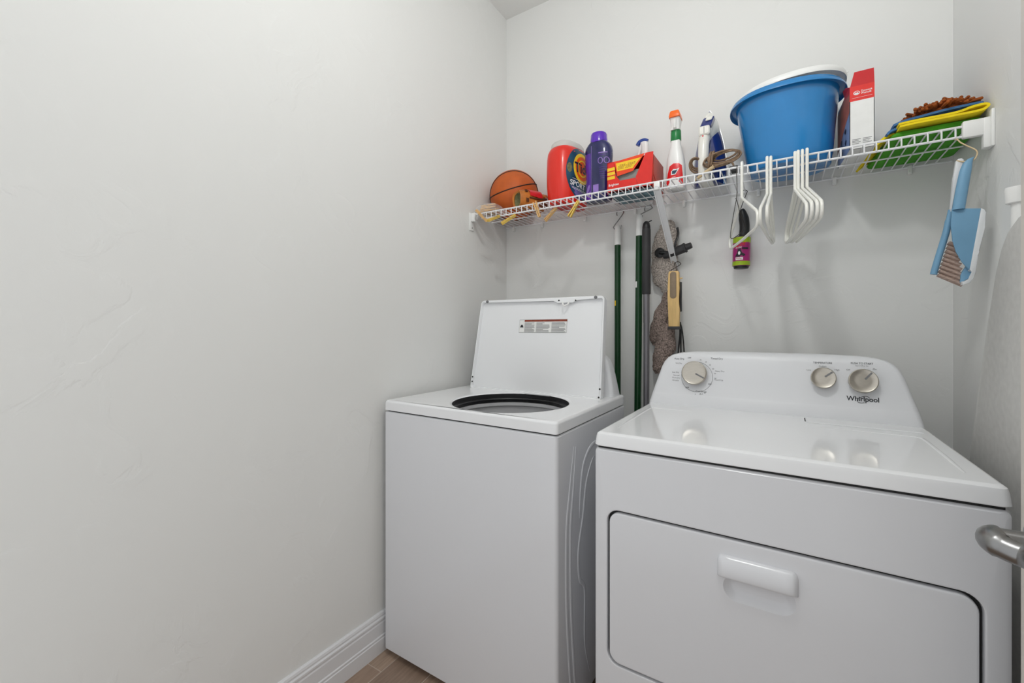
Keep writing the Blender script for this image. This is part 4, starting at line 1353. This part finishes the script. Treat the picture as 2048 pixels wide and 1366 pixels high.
bx.text('box_lettering', 'Womolb', 0.0078, lambda a, b: (lx + 0.0100 + a, fy - 0.0007, lz - 0.0036 + b), 'print_white', parent=rt, align='LEFT', sx=0.86, bold=0.0001)
bx.part('fine_print', B(fx0 + 0.005, fx1 - 0.005, fy - 0.0007, fy - 0.0004, 1.8690, 1.8696), 'print_white', parent=rt, smooth=False)
bm = bmesh.new()
for r in range(6):
    box(bm, fx0 + 0.006, fx0 + 0.026 - 0.004 * (r % 2), fy - 0.0004, fy, 1.744 - r * 0.0042, 1.7455 - r * 0.0042)
    box(bm, fx0 + 0.031, fx1 - 0.006 - 0.003 * (r % 3), fy - 0.0004, fy, 1.744 - r * 0.0042, 1.7455 - r * 0.0042)
bx.part('panel_print', bm, 'print_grey', smooth=False, kind='stuff')

# ------------------------------------------------------------------ folded cloths and chenille mitt
def ribbon_bm(path, th, y0, y1, ny=14, amp=0.003, seed=0.0, skew=0.0):
    """thick cloth strip: 2D path in XZ extruded along Y with a little waviness"""
    P = catmull([(x, 0, z) for x, z in path], 5)
    n = len(P)
    N = []
    for i in range(n):
        t = (P[min(i + 1, n - 1)] - P[max(i - 1, 0)]).normalized()
        N.append(Vector((-t.z, 0, t.x)))
    sec = [P[i] + N[i] * th / 2 for i in range(n)] + [P[i] - N[i] * th / 2 for i in range(n - 1, -1, -1)]
    bm = bmesh.new()
    rings = []
    for k in range(ny + 1):
        y = y0 + (y1 - y0) * k / ny
        rings.append([Vector((p.x + skew * (y - y0), y, p.z)) for p in sec])
    loft(bm, rings)
    for v in bm.verts:
        f = Vector((v.co.x * 14 + seed, v.co.y * 14, seed))
        v.co.z += amp * noise.noise(f)
        v.co.x += amp * noise.noise(f + Vector((5, 3, 1)))
    return bm


bm = bmesh.new()
rings = []
for h, e in ((0.0008, 0.012), (0.004, 0.003), (0.012, 0.0), (0.020, 0.004), (0.024, 0.014)):
    rings.append([(x, y, ZS + h) for x, y in rr(1.6050, -0.160, 0.094 - e, 0.136 - e, 0.018, 8)])
loft(bm, rings)
bmesh.ops.subdivide_edges(bm, edges=[e for e in bm.edges if e.calc_length() > 0.03], cuts=6, use_grid_fill=True)
for v in bm.verts:
    if v.co.z > ZS + 0.006: v.co.z += 0.003 * noise.noise(v.co * 22)
    v.co.x -= 0.20 * max(0, v.co.y + 0.30) * (1 if v.co.x < 1.56 else 0) * 0.5
single('green_cloth', bm, 'cloth_green', 'thick green microfibre cloth at the bottom of the pile on the right shelf end', 'cloth', group=None)
zc = ZS + 0.027
single('blue_cloth', ribbon_bm([(1.500, zc - 0.006), (1.512, zc + 0.003), (1.56, zc + 0.010), (1.62, zc + 0.016), (1.672, zc + 0.016), (1.690, zc + 0.022), (1.690, zc + 0.032), (1.672, zc + 0.034), (1.60, zc + 0.030), (1.540, zc + 0.023), (1.515, zc + 0.016)], 0.006, -0.290, -0.03, seed=4.0), 'cloth_blue', 'folded blue cloth between the yellow cloth and the brown mitt', 'cloth')
single('yellow_cloth', ribbon_bm([(1.522, zc - 0.001), (1.56, zc + 0.001), (1.61, zc + 0.0015), (1.655, zc + 0.001), (1.683, zc + 0.003), (1.694, zc + 0.011), (1.687, zc + 0.0165), (1.664, zc + 0.0145), (1.640, zc + 0.0085), (1.60, zc + 0.0080), (1.555, zc + 0.0075), (1.520, zc + 0.006)], 0.0058, -0.322, -0.20, seed=1.0, amp=0.0015), 'cloth_yellow', 'bright yellow cloth folded into a loop over the front lip', 'cloth')
single('yellow_duster', ribbon_bm([(1.478, ZS + 0.001), (1.490, ZS + 0.012), (1.500, ZS + 0.020), (1.520, ZS + 0.026)], 0.006, -0.27, -0.03, seed=7.0, amp=0.002, skew=-0.08), 'cloth_yellow', 'yellow cloth edge peeking out left of the green cloth', 'cloth')
mt = Thing('chenille_mitt', 'brown chenille cleaning mitt with stubby strands on top of the cloths', 'cleaning mitt', (1.61, -0.22, zc + 0.036))
bm = bmesh.new()
mzs = zc + 0.034
loft(bm, [[(x + (h - 0.01) * 0.3, y, mzs + h + 0.02 * (x - 1.6)) for x, y in se(1.626, -0.205, a * 0.8, b, 2.4, 36)] for h, a, b in ((0.001, 0.070, 0.060), (0.006, 0.080, 0.070), (0.014, 0.076, 0.066), (0.022, 0.055, 0.045))])
mt.part('pad', bm, 'chenille')
bm = bmesh.new()
for k in range(210):
    a = random.random() * 2 * PI
    rr_ = math.sqrt(random.random())
    x = 1.626 + 0.062 * rr_ * math.cos(a)
    y = -0.205 + 0.070 * rr_ * math.sin(a)
    z = mzs + 0.012 + 0.012 * (1 - rr_) + 0.02 * (x - 1.6)
    dr = Vector((math.cos(a) * (0.3 + rr_) + 0.5 * (random.random() - 0.5), math.sin(a) * (0.3 + rr_) + 0.5 * (random.random() - 0.5), (0.9 - 0.9 * rr_) + 0.5 * random.random() + (0.75 if y > -0.20 else -0.05))).normalized()
    L = 0.022 + 0.016 * random.random()
    p0 = Vector((x, y, z))
    p1 = p0 + dr * L * 0.5
    p2 = p0 + dr * L + Vector((0, 0, -0.003))
    if p2.x > 1.698 or p2.x < 1.548: continue
    tube(bm, [p0, p1, p2, p2 + dr * 0.002], [0.0040, 0.0046, 0.0042, 0.0018], 6)
mt.part('strands', bm, 'chenille', kind='stuff')
mt.part('cuff_tab', TB(catmull([(1.685, -0.24, mzs + 0.004), (1.694, -0.262, mzs + 0.002), (1.692, -0.285, mzs - 0.004), (1.684, -0.290, mzs - 0.012)], 5), 0.007, 8, flat=0.6), 'cloth_blue')

# ------------------------------------------------------------------ plastic hangers on the lip
def hanger(xa, theta, w, h, za, label, group):
    t = Thing('clothes_hanger', label, 'hanger', (xa, -0.312, za - h), group)
    sdir = Vector((math.sin(theta), -math.cos(theta), 0))
    o = Vector((xa, -0.312, za))
    r = 0.0044
    hk = [(-0.020, 0.104 - 0.012), (-0.0155, 0.1135), (-0.006, 0.1175), (0.002, 0.1140), (0.0045, 0.106), (0.0045, 0.085), (0.003, 0.05), (0.001, 0.02), (0.0, 0.0)]
    P = catmull([o + Vector((xa * 0, -0.0042, 0)) + Vector((0, -a * 0.95, b)) for a, b in hk], 4)
    t.part('hook', TB(P, r, 10), 'hanger_white')
    fr = [(0, 0), (0.04 * w, -0.03 * h), (0.90 * w, -0.70 * h), (0.955 * w, -0.75 * h), (0.99 * w, -0.82 * h), (1.0 * w, -0.90 * h), (0.995 * w, -0.99 * h), (0.97 * w, -1.06 * h), (0.93 * w, -1.10 * h), (0.87 * w, -1.12 * h), (0, -1.14 * h)]
    full = fr + [(-a, b) for a, b in fr[1:-1]][::-1]
    Q = [o + sdir * a + Vector((0, 0, b)) for a, b in full]
    t.part('frame', TB(Q, r, 10, closed=True), 'hanger_white')
    return t


H = [(1.1322, 16.4, 0.189, 0.122, 1.6077, 'white plastic hanger hanging alone in front of the lint roller', None),
     (1.2035, -3.5, 0.190, 0.118, 1.6095, 'white plastic hanger, left one of the pair under the blue bucket', 'hanger pair'),
     (1.2137, -1.5, 0.190, 0.112, 1.6080, 'white plastic hanger, right one of the pair under the blue bucket', 'hanger pair'),
     (1.2781, 7.2, 0.188, 0.120, 1.6087, 'white plastic hanger, first from the left in the group of four', 'hanger group of four'),
     (1.2862, 8.0, 0.192, 0.119, 1.6105, 'white plastic hanger, second from the left in the group of four', 'hanger group of four'),
     (1.2970, 8.4, 0.192, 0.121, 1.6110, 'white plastic hanger, third from the left in the group of four', 'hanger group of four'),
     (1.3090, 7.9, 0.190, 0.122, 1.6120, 'white plastic hanger, rightmost in the group of four', 'hanger group of four')]
for xa, th, ww, hh, za, lab, grp in H:
    hanger(xa, math.radians(th), ww, hh, za, lab, grp)

# ------------------------------------------------------------------ thin wire loop and lint roller
P = [at(1474, 333, -0.314), at(1473, 345, -0.316), at(1474, 372, -0.316), at(1473, 396, -0.316), at(1467, 430, -0.312), at(1461, 475, -0.308), at(1475, 471, -0.27), at(1489, 458, -0.235), at(1488, 446, -0.24), at(1480, 425, -0.27), at(1474, 402, -0.312), at(1471, 397, -0.315)]
P = [Vector((P[0].x, -0.303, P[0].z - 0.004)), Vector((P[0].x, -0.3065, P[0].z + 0.004))] + P
single('wire_loop', TB(catmull(P, 4), 0.0011, 6), 'dark_wire', 'thin dark bent wire loop hanging from the lip left of the hangers', 'wire')


def s_hook(name, top, bottom, r_top, r_bot, rad, label, material='steel', swing=0.0, group=None):
    """S-hook between two points (top = highest point of the upper loop, bottom = lowest of the lower)"""
    T, Bt = Vector(top), Vector(bottom)
    L = T.z - Bt.z
    ct = T - Vector((0, 0, r_top))
    cb = Bt + Vector((0, 0, r_bot))
    pts = []
    for i in range(9):
        a = math.radians(215 - 215 * i / 8)
        pts.append(ct + Vector((r_top * math.cos(a), swing * 0, r_top * math.sin(a))))
    pts.append(ct.lerp(cb, 0.5))
    for i in range(9):
        a = math.radians(180 + 190 * i / 8)
        pts.append(cb + Vector((r_bot * math.cos(a), 0, r_bot * math.sin(a))))
    return single(name, TB(catmull(pts, 3), rad, 8), material, label, 'hook', group=group)


lr = Thing('lint_roller', 'lint roller with black handle and magenta and lime label hanging below the shelf', 'lint roller', (1.114, -0.045, 1.40))
lrY = -0.048
hp = catmull([(1.110, lrY, 1.635), (1.113, lrY, 1.628), (1.1185, lrY, 1.600), (1.1215, lrY, 1.57), (1.1195, lrY, 1.54), (1.114, lrY, 1.518)], 5)
n = len(hp)
lr.part('handle', TB(hp, [0.006 + 0.0115 * min(1, (i / n) * 2.6) - 0.003 * max(0, i / n - 0.7) for i in range(n)], 14), 'black_plastic')
lr.part('handle_hole', TB([(1.1125 + 0.004 * math.cos(2 * PI * i / 12), lrY - 0.0085, 1.6255 + 0.004 * math.sin(2 * PI * i / 12)) for i in range(12)], 0.0014, 6, closed=True), 'steel')
axd = Vector((0.020, 0, 1)).normalized()
ro = Vector((1.1095, lrY, 1.412))
lr.part('hub', LT([(0.024, -0.004), (0.026, 0.0), (0.026, 0.116), (0.018, 0.119)], ro, axd, 32), 'black_plastic')
rollp = lr.part('roll', LT([(0.0285, 0.005), (0.0300, 0.006), (0.0300, 0.113), (0.0285, 0.114)], ro, axd, 40, False, False), 'roller_magenta')


def rol(a, h, o=0.0004):
    q = Vector((0, 0, 1)).rotation_difference(axd)
    ang = -PI / 2 + a / 0.030
    R = 0.030 + o
    return ro + q @ Vector((R * math.cos(ang), R * math.sin(ang), h))


for nm, ol, m in (('lime_band', rect2(-0.046, 0.046, 0.006, 0.022, 10), 'roller_lime'), ('lime_band', rect2(-0.046, 0.046, 0.092, 0.113, 10), 'roller_lime'), ('dark_panel', rect2(0.004, 0.026, 0.066, 0.073, 5), 'print_black')):
    lr.part(nm, patch(lambda a, b: rol(a, b, 0.0006), ol, 4), m, parent=rollp)
lr.part('pet_picture', patch(lambda a, b: rol(a, b, 0.0008), [(-0.020, 0.040), (-0.006, 0.038), (0.012, 0.040), (0.016, 0.046), (0.004, 0.054), (-0.001, 0.070), (-0.010, 0.068), (-0.012, 0.054)], 3), 'print_black', parent=rollp)
lr.part('pet_chest', patch(lambda a, b: rol(a, b, 0.0011), ellipse2(-0.005, 0.052, 0.004, 0.007, 12), 2), 'print_white', parent=rollp)
lr.part('label_plate', patch(lambda a, b: rol(a, b, 0.0008), rect2(-0.018, 0.008, 0.026, 0.036, 4), 3), 'print_white', parent=rollp)
lr.text('roll_lettering', 'Scot', 0.021, lambda a, b: rol(-0.006 + a, 0.083 + b + a * 0.25, 0.0012), 'label_red', parent=rollp, shear=0.3, bold=0.0006)
lr.text('roll_lettering', 'brite', 0.011, lambda a, b: rol(-0.008 + a, 0.0735 + b + a * 0.1, 0.0012), 'print_white', parent=rollp, shear=0.2)
lr.text('roll_lettering', 'Roller', 0.008, lambda a, b: rol(-0.005 + a, 0.031 + b, 0.0014), 'label_red', parent=rollp)
s_hook('s_hook', (1.119, -0.016, ZD + 0.0045), (1.1125, -0.046, 1.6215), 0.009, 0.007, 0.0013, 'small wire hook holding the lint roller on the back rail', 'dark_wire')

# ------------------------------------------------------------------ brooms, mop, brush
s_hook('s_hook', (0.6215, -0.010, ZD + 0.0035), (0.6165, -0.030, 1.620), 0.016, 0.018, 0.0025, 'wire S-hook on the left green pole, under the red box')
p1 = Thing('broom', 'left dark green broom pole with a white end cap against the back wall', 'broom', (0.617, -0.030, 0.02))
p1.part('pole', LT([(0.0135, 0.06), (0.0135, 1.556)], (0.617, -0.030, 0), seg=20), 'green_pole')
p1.part('end_cap', LT([(0.0150, 1.553), (0.0155, 1.557), (0.0145, 1.60), (0.0125, 1.632), (0.008, 1.640)], (0.617, -0.030, 0), seg=20), 'plastic_white')
p1.part('sticker', patch(lambda a, b: (0.617 + 0.0138 * math.sin(a / 0.0138), -0.030 - 0.0138 * math.cos(a / 0.0138), b), rect2(-0.016, -0.004, 1.28, 1.303, 4), 3), 'print_yellow')
bm = bmesh.new()
box(bm, 0.52, 0.71, -0.055, -0.016, 0.045, 0.085, 0.008)
p1.part('broom_head', bm, 'green_pole')
bm = bmesh.new()
s_hook('s_hook', (0.7480, -0.012, ZD + 0.0035), (0.7300, -0.075, 1.648), 0.016, 0.010, 0.0025, 'wire S-hook slanting to the right-hand green pole')
A0, A1 = Vector((0.7270, -0.075, 1.575)), Vector((0.7200, -0.100, 0.06))
ax = (A1 - A0).normalized()
p2 = Thing('broom', 'right green broom pole with long white end cap beside the black mop handle', 'broom', (0.720, -0.100, 0.02))
p2.part('pole', TB([A0, A0.lerp(A1, 0.5), A1], 0.0142, 20), 'green_pole')
p2.part('end_cap', LT([(0.0150, -0.002), (0.0160, 0.004), (0.0155, 0.060), (0.012, 0.083), (0.006, 0.090)], A0, -ax, 20), 'plastic_white')
p2.part('sticker', patch(lambda a, b: A0.lerp(A1, (1.575 - b) / 1.515) + Vector((0.0146 * math.sin(a / 0.0146), -0.0146 * math.cos(a / 0.0146), 0)), rect2(-0.019, -0.004, 1.352, 1.378, 4), 3), 'print_white')
bm = bmesh.new()
box(bm, 0.675, 0.738, -0.118, -0.082, 0.045, 0.085, 0.008)
p2.part('broom_head', bm, 'green_pole')
mp = Thing('mop', 'mop with black foam grip and grey metal pole behind the dryer', 'mop', (0.768, -0.115, 0.02))
mx, my = 0.7670, -0.113
mp.part('grip', LT([(0.0155, 1.320), (0.0172, 1.323), (0.0172, 1.586), (0.0160, 1.592)], (mx, my, 0), seg=22), 'charcoal_grip')
mp.part('grip_end', LT([(0.0165, 1.590), (0.0160, 1.600), (0.0125, 1.615), (0.006, 1.622)], (mx, my, 0), seg=22), 'black_plastic')
mp.part('pole', LT([(0.0118, 0.06), (0.0118, 1.1), (0.0118, 1.2), (0.0126, 1.203), (0.0126, 1.322)], (mx, my, 0), seg=20), 'grey_tube')
mp.part('mop_head', B(0.748, 0.80, -0.16, -0.07, 0.03, 0.062, 0.008), 'black_plastic')
mp.part('hang_pin', TB([(mx + 0.004, my + 0.004, 1.618), (mx + 0.016, my + 0.02, 1.628)], 0.0022, 6), 'black_plastic')


def fuzzy(rings_def, seed):
    """soft blob: list of (z, cx, cy, a, b)"""
    P = []
    for (z0, *r0), (z1, *r1) in zip(rings_def, rings_def[1:]):
        for k in range(5):
            t = k / 5
            tt = t * t * (3 - 2 * t)
            P.append((z0 + (z1 - z0) * t, *[p + (q - p) * tt for p, q in zip(r0, r1)]))
    P.append(rings_def[-1])
    bm = bmesh.new()
    loft(bm, [[(x, y, z) for x, y in se(cx, cy, a, b, 2.3, 44)] for z, cx, cy, a, b in P])
    jitter(bm, 0.006, 30, seed)
    bm.normal_update()
    random.seed(int(seed * 10))
    for v in bm.verts:
        v.co += v.normal * (random.random() - 0.5) * 0.005
        v.co.y = min(v.co.y, -0.002)
    return bm


du = Thing('flat_mop_pad', 'grey fluffy microfibre mop pad with black joint hanging behind the shelf brace', 'mop pad', (0.82, -0.03, 1.01))
du.part('upper_pad', fuzzy([(1.632, 0.838, -0.020, 0.010, 0.008), (1.615, 0.832, -0.024, 0.030, 0.014), (1.57, 0.826, -0.026, 0.046, 0.018), (1.50, 0.820, -0.027, 0.053, 0.020), (1.43, 0.818, -0.027, 0.052, 0.020), (1.38, 0.822, -0.027, 0.046, 0.019), (1.34, 0.834, -0.027, 0.030, 0.017), (1.315, 0.843, -0.025, 0.020, 0.015)], 2.1), 'microfibre')
du.part('lower_pad', fuzzy([(1.345, 0.842, -0.030, 0.016, 0.014), (1.30, 0.834, -0.032, 0.026, 0.017), (1.24, 0.815, -0.034, 0.036, 0.020), (1.18, 0.798, -0.034, 0.036, 0.021), (1.13, 0.786, -0.033, 0.026, 0.018), (1.105, 0.780, -0.032, 0.010, 0.008)], 3.3), 'microfibre_dark')
du.part('lower_pad', fuzzy([(1.20, 0.836, -0.050, 0.014, 0.010), (1.17, 0.835, -0.054, 0.032, 0.017), (1.10, 0.830, -0.056, 0.042, 0.020), (1.05, 0.816, -0.056, 0.036, 0.020), (1.01, 0.804, -0.055, 0.024, 0.016), (0.99, 0.800, -0.055, 0.008, 0.006)], 4.7), 'microfibre_dark')
du.part('edge_strap', TB(catmull([(0.872, -0.030, 1.600), (0.876, -0.030, 1.57), (0.866, -0.040, 1.53), (0.862, -0.042, 1.50)], 4), 0.0045, 8, flat=0.5), 'black_plastic')
j0, j1 = Vector((0.862, -0.058, 1.492)), Vector((0.936, -0.064, 1.515))
jd = (j1 - j0)
du.part('joint_socket', LT([(0.010, -0.042), (0.014, -0.03), (0.0155, -0.012), (0.0165, 0.0), (0.0185, 0.002), (0.0185, 0.046), (0.0205, 0.047), (0.0205, 0.052), (0.0185, 0.053), (0.0135, 0.054), (0.0125, 0.074), (0.011, 0.0755)], j0, jd, 20), 'charcoal_grip')
du.part('joint_base', LT([(0.021, 0), (0.021, 0.006), (0.014, 0.010), (0.003, 0.011)], (0.806, -0.047, 1.497), (0.05, -1, 0.1), 18), 'black_plastic')
du.part('joint_yoke', TB([(0.806, -0.056, 1.497), (0.825, -0.061, 1.494), (0.842, -0.059, 1.493)], 0.008, 10), 'black_plastic')
du.part('clip_tab', B(0.850, 0.858, -0.060, -0.050, 1.19, 1.235, 0.001), 'black_plastic')

s_hook('s_hook', (0.880, -0.062, 1.452), (0.872, -0.100, 1.403), 0.012, 0.010, 0.0014, 'thin wire hook at the foot of the diagonal brace', 'dark_wire')
wd = Thing('wooden_brush', 'pale wooden handled brush with taupe grip inlay hanging under the brace', 'brush', (0.872, -0.105, 1.175))
bm = bmesh.new()
extrude_poly(bm, [(x, -0.112, z) for x, z in ((0.854, 1.402), (0.859, 1.409), (0.890, 1.409), (0.895, 1.402), (0.896, 1.34), (0.892, 1.29), (0.897, 1.25), (0.8955, 1.185), (0.8545, 1.185), (0.8535, 1.25), (0.8515, 1.30), (0.852, 1.35))], (0, 0.018, 0), 0.003)
wd.part('handle', bm, 'bamboo')
bm = bmesh.new()
loft(bm, [[(x, y, z) for x, z in rr(0.873, 1.352, 0.0125 - i, 0.054 - i, 0.011, 6)] for y, i in ((-0.1115, 0), (-0.1135, 0.0006), (-0.1142, 0.002))])
wd.part('grip_inlay', bm, 'grip_taupe')
wd.part('blade_holder', B(0.853, 0.897, -0.114, -0.090, 1.174, 1.186, 0.002), 'charcoal_grip')
wd.part('back_plate', B(0.893, 0.903, -0.098, -0.090, 1.245, 1.365, 0.003), 'black_plastic')
wd.part('side_pin', TB([(0.893, -0.10, 1.378), (0.906, -0.098, 1.380)], 0.0025, 8), 'bamboo')
bm = bmesh.new()
P = catmull([(0.888, -0.055, 1.20), (0.892, -0.05, 1.17), (0.884, -0.05, 1.11), (0.878, -0.05, 1.05), (0.880, -0.05, 1.00), (0.889, -0.05, 0.98), (0.899, -0.05, 1.00), (0.903, -0.05, 1.07), (0.900, -0.05, 1.13), (0.894, -0.052, 1.18)], 5, closed=True)
cdn = Thing('black_cord', 'loop of black cord hanging below the wooden brush', 'cord', (0.89, -0.05, 0.97))
cdn.part('strand', TB(P, 0.0026, 8, closed=True), 'black_plastic')
P = catmull([(0.889, -0.060, 1.205), (0.888, -0.058, 1.15), (0.882, -0.058, 1.08), (0.884, -0.058, 1.01), (0.889, -0.058, 0.985), (0.893, -0.058, 1.02), (0.892, -0.058, 1.10), (0.893, -0.059, 1.17)], 5, closed=True)
cdn.part('strand', TB(P, 0.0030, 8, closed=True), 'black_plastic')

# ------------------------------------------------------------------ dustpan and brush
dp = Thing('dustpan', 'light blue and white dustpan hanging from a wire hook at the right shelf end', 'dustpan', (1.64, -0.335, 1.29))
dY = -0.345


def D(u, v, y=dY): return at(u, v, y)


bm = bmesh.new()
pan = [(1904, 417), (1962, 416.5), (1956, 450), (1943, 520), (1939, 541), (1924, 524), (1912, 503), (1905, 480), (1902, 450)]
extrude_poly(bm, [D(*p) for p in pan], (0, 0.004, 0), 0.0012)
dp.part('pan_face', bm, 'dustpan_blue')
bm = bmesh.new()
extrude_poly(bm, [D(*p) for p in [(1962, 416), (1969, 418), (1973, 424), (1970, 455), (1960, 500), (1956, 505), (1957, 512), (1952, 545), (1947, 556), (1940, 566), (1926, 570), (1924, 563), (1938, 560), (1946, 543), (1939, 541), (1943, 520), (1956, 450)]], (0, 0.030, 0), 0.002)
dp.part('pan_rim', bm, 'dustpan_white')
bm = bmesh.new()
extrude_poly(bm, [D(u, v, dY + 0.012) for u, v in [(1938, 524), (1947, 545), (1940, 556), (1926, 562), (1920, 566), (1922, 548)]], (0, 0.010, 0), 0.001)
dp.part('pan_lip', bm, 'dustpan_blue')
# half-round handle
bm = bmesh.new()
rows = []
for t in [i / 14 for i in range(15)]:
    L = D(1915 - 0 + (1903.5 - 1915) * t if t > 0.12 else 1915 + (1.0 - t / 0.12) * 0, 352 - 34 + (418 - 318) * t)
    uL = 1921 + (1904 - 1921) * (t ** 0.8)
    uR = 1944 + (1930 - 1944) * t
    v = 336 + (419 - 336) * t
    rows.append((D(uL, v), D(uR, v)))
tip = (D(1948, 313), D(1949, 313))
top = [(D(1926, 328), D(1945, 322)), (D(1935, 319), D(1947, 316))]
rows = [tip] + top[::-1] + rows
sec = []
for a, b in rows:
    c = (a + b) / 2
    hw = (b - a).length / 2 + 1e-4
    sec.append([c + Vector((hw * math.cos(PI * k / 8), -0.75 * hw * math.sin(PI * k / 8), 0)) for k in range(9)] + [c + Vector((-hw * 0.86 * math.cos(PI * k / 8), -0.62 * hw * math.sin(PI * k / 8), 0)) for k in range(9)])
loft(bm, sec)
dp.part('handle', bm, 'dustpan_blue', angle=50)
bm = bmesh.new()
extrude_poly(bm, [D(u, v, dY + 0.014) for u, v in [(1912, 322), (1917, 317), (1924, 316), (1929, 320), (1922, 332), (1910, 380), (1904, 425), (1900, 425), (1904, 390), (1907, 355)]], (0, 0.012, 0), 0.002)
dp.part('handle_back', bm, 'dustpan_white')
hb = Thing('hand_brush', 'light blue hand brush with grey bristles clipped into the dustpan', 'brush', (1.60, -0.325, 1.31))
bm = bmesh.new()
P = [at(1902, 420, -0.325), at(1898, 438, -0.325), at(1893, 462, -0.325), at(1884, 492, -0.325), at(1874, 524, -0.325), at(1867, 549, -0.325)]
hb.part('handle', TB(catmull(P, 5), [0.006] * 6 + [0.0075] * 20, 12), 'dustpan_blue')
for i in range(9):
    t = i / 8
    a = at(1897 + (1876 - 1897) * t, 486 + (550 - 486) * t, -0.325)
    b = at(1914 + (1925 - 1914) * t, 493 + (569 - 493) * t, -0.320)
    bm = bmesh.new()
    dv = b - a
    n1 = Vector((-dv.z, 0, dv.x)).normalized()
    rings = []
    for s, rw in ((0, 0.0050), (0.5, 0.0060), (1.0, 0.0066)):
        rings.append([a + dv * s + n1 * rw * math.cos(2 * PI * k / 10) + Vector((0, 0.010 * math.sin(2 * PI * k / 10), 0)) for k in range(10)])
    loft(bm, rings)
    hb.part('bristle_tuft', bm, 'bristle')
pts = [Vector((1.636, -0.306, ZL - 0.004)), Vector((1.637, -0.313, ZL - 0.005)), at(1915, 279, -0.318), at(1921, 285, -0.322), at(1935, 292, -0.330), at(1950, 299, -0.338), at(1954.5, 305, -0.341), at(1953, 312, -0.342), at(1948, 319, -0.343), at(1938, 323, -0.338), at(1924, 323, -0.333), at(1913, 321, -0.330)]
single('wire_hook', TB(catmull(pts, 5), 0.0016, 8), 'cord_beige', 'pale bent wire hook holding the dustpan on the shelf lip', 'hook')

# ------------------------------------------------------------------ ironing board on the right wall
ib = Thing('ironing_board', 'grey covered ironing board standing upright against the right wall', 'ironing board', (1.65, -0.40, 0))
axis_top, axis_dir = Vector((0, -0.690, 1.402)), Vector((0, 0.25, -1)).normalized()
aside = Vector((0, axis_dir.z * -1, axis_dir.y))      # towards the back wall
prof = [(0.0, 0.0), (0.004, 0.035), (0.016, 0.070), (0.040, 0.103), (0.075, 0.125), (0.13, 0.142), (0.25, 0.160), (0.45, 0.178), (0.60, 0.187), (1.0, 0.19), (1.34, 0.19), (1.37, 0.175)]
out = [axis_top + axis_dir * s + aside * hw for s, hw in prof] + [axis_top + axis_dir * s - aside * hw for s, hw in prof[::-1][:-1]]


def ibr(x, k):
    c = axis_top + axis_dir * 0.65
    return [Vector((x, c.y + (p.y - c.y) * k, c.z + (p.z - c.z) * k)) for p in out]


bm = bmesh.new()
loft(bm, [ibr(1.672, 0.985), ibr(1.666, 1.0), ibr(1.654, 1.0), ibr(1.650, 0.985)])
ib.part('covered_top', bm, 'board_cover', angle=50)
lg = [Vector((1.687, -0.520, 1.46)), Vector((1.687, -0.520, 1.20)), Vector((1.687, -0.44, 0.35))]
ib.part('leg', TB(lg, 0.0145, 14), 'plastic_white')
ib.part('foot_cap', LT([(0.0165, 0), (0.0185, 0.002), (0.0200, 0.030), (0.0185, 0.036), (0.006, 0.038)], (1.683, -0.520, 1.452), (-0.03, -0.05, 1), 24), 'plastic_white')
ib.part('wall_hook', B(1.674, RW - 0.001, -0.40, -0.36, 0.86, 0.90, 0.003), 'steel')
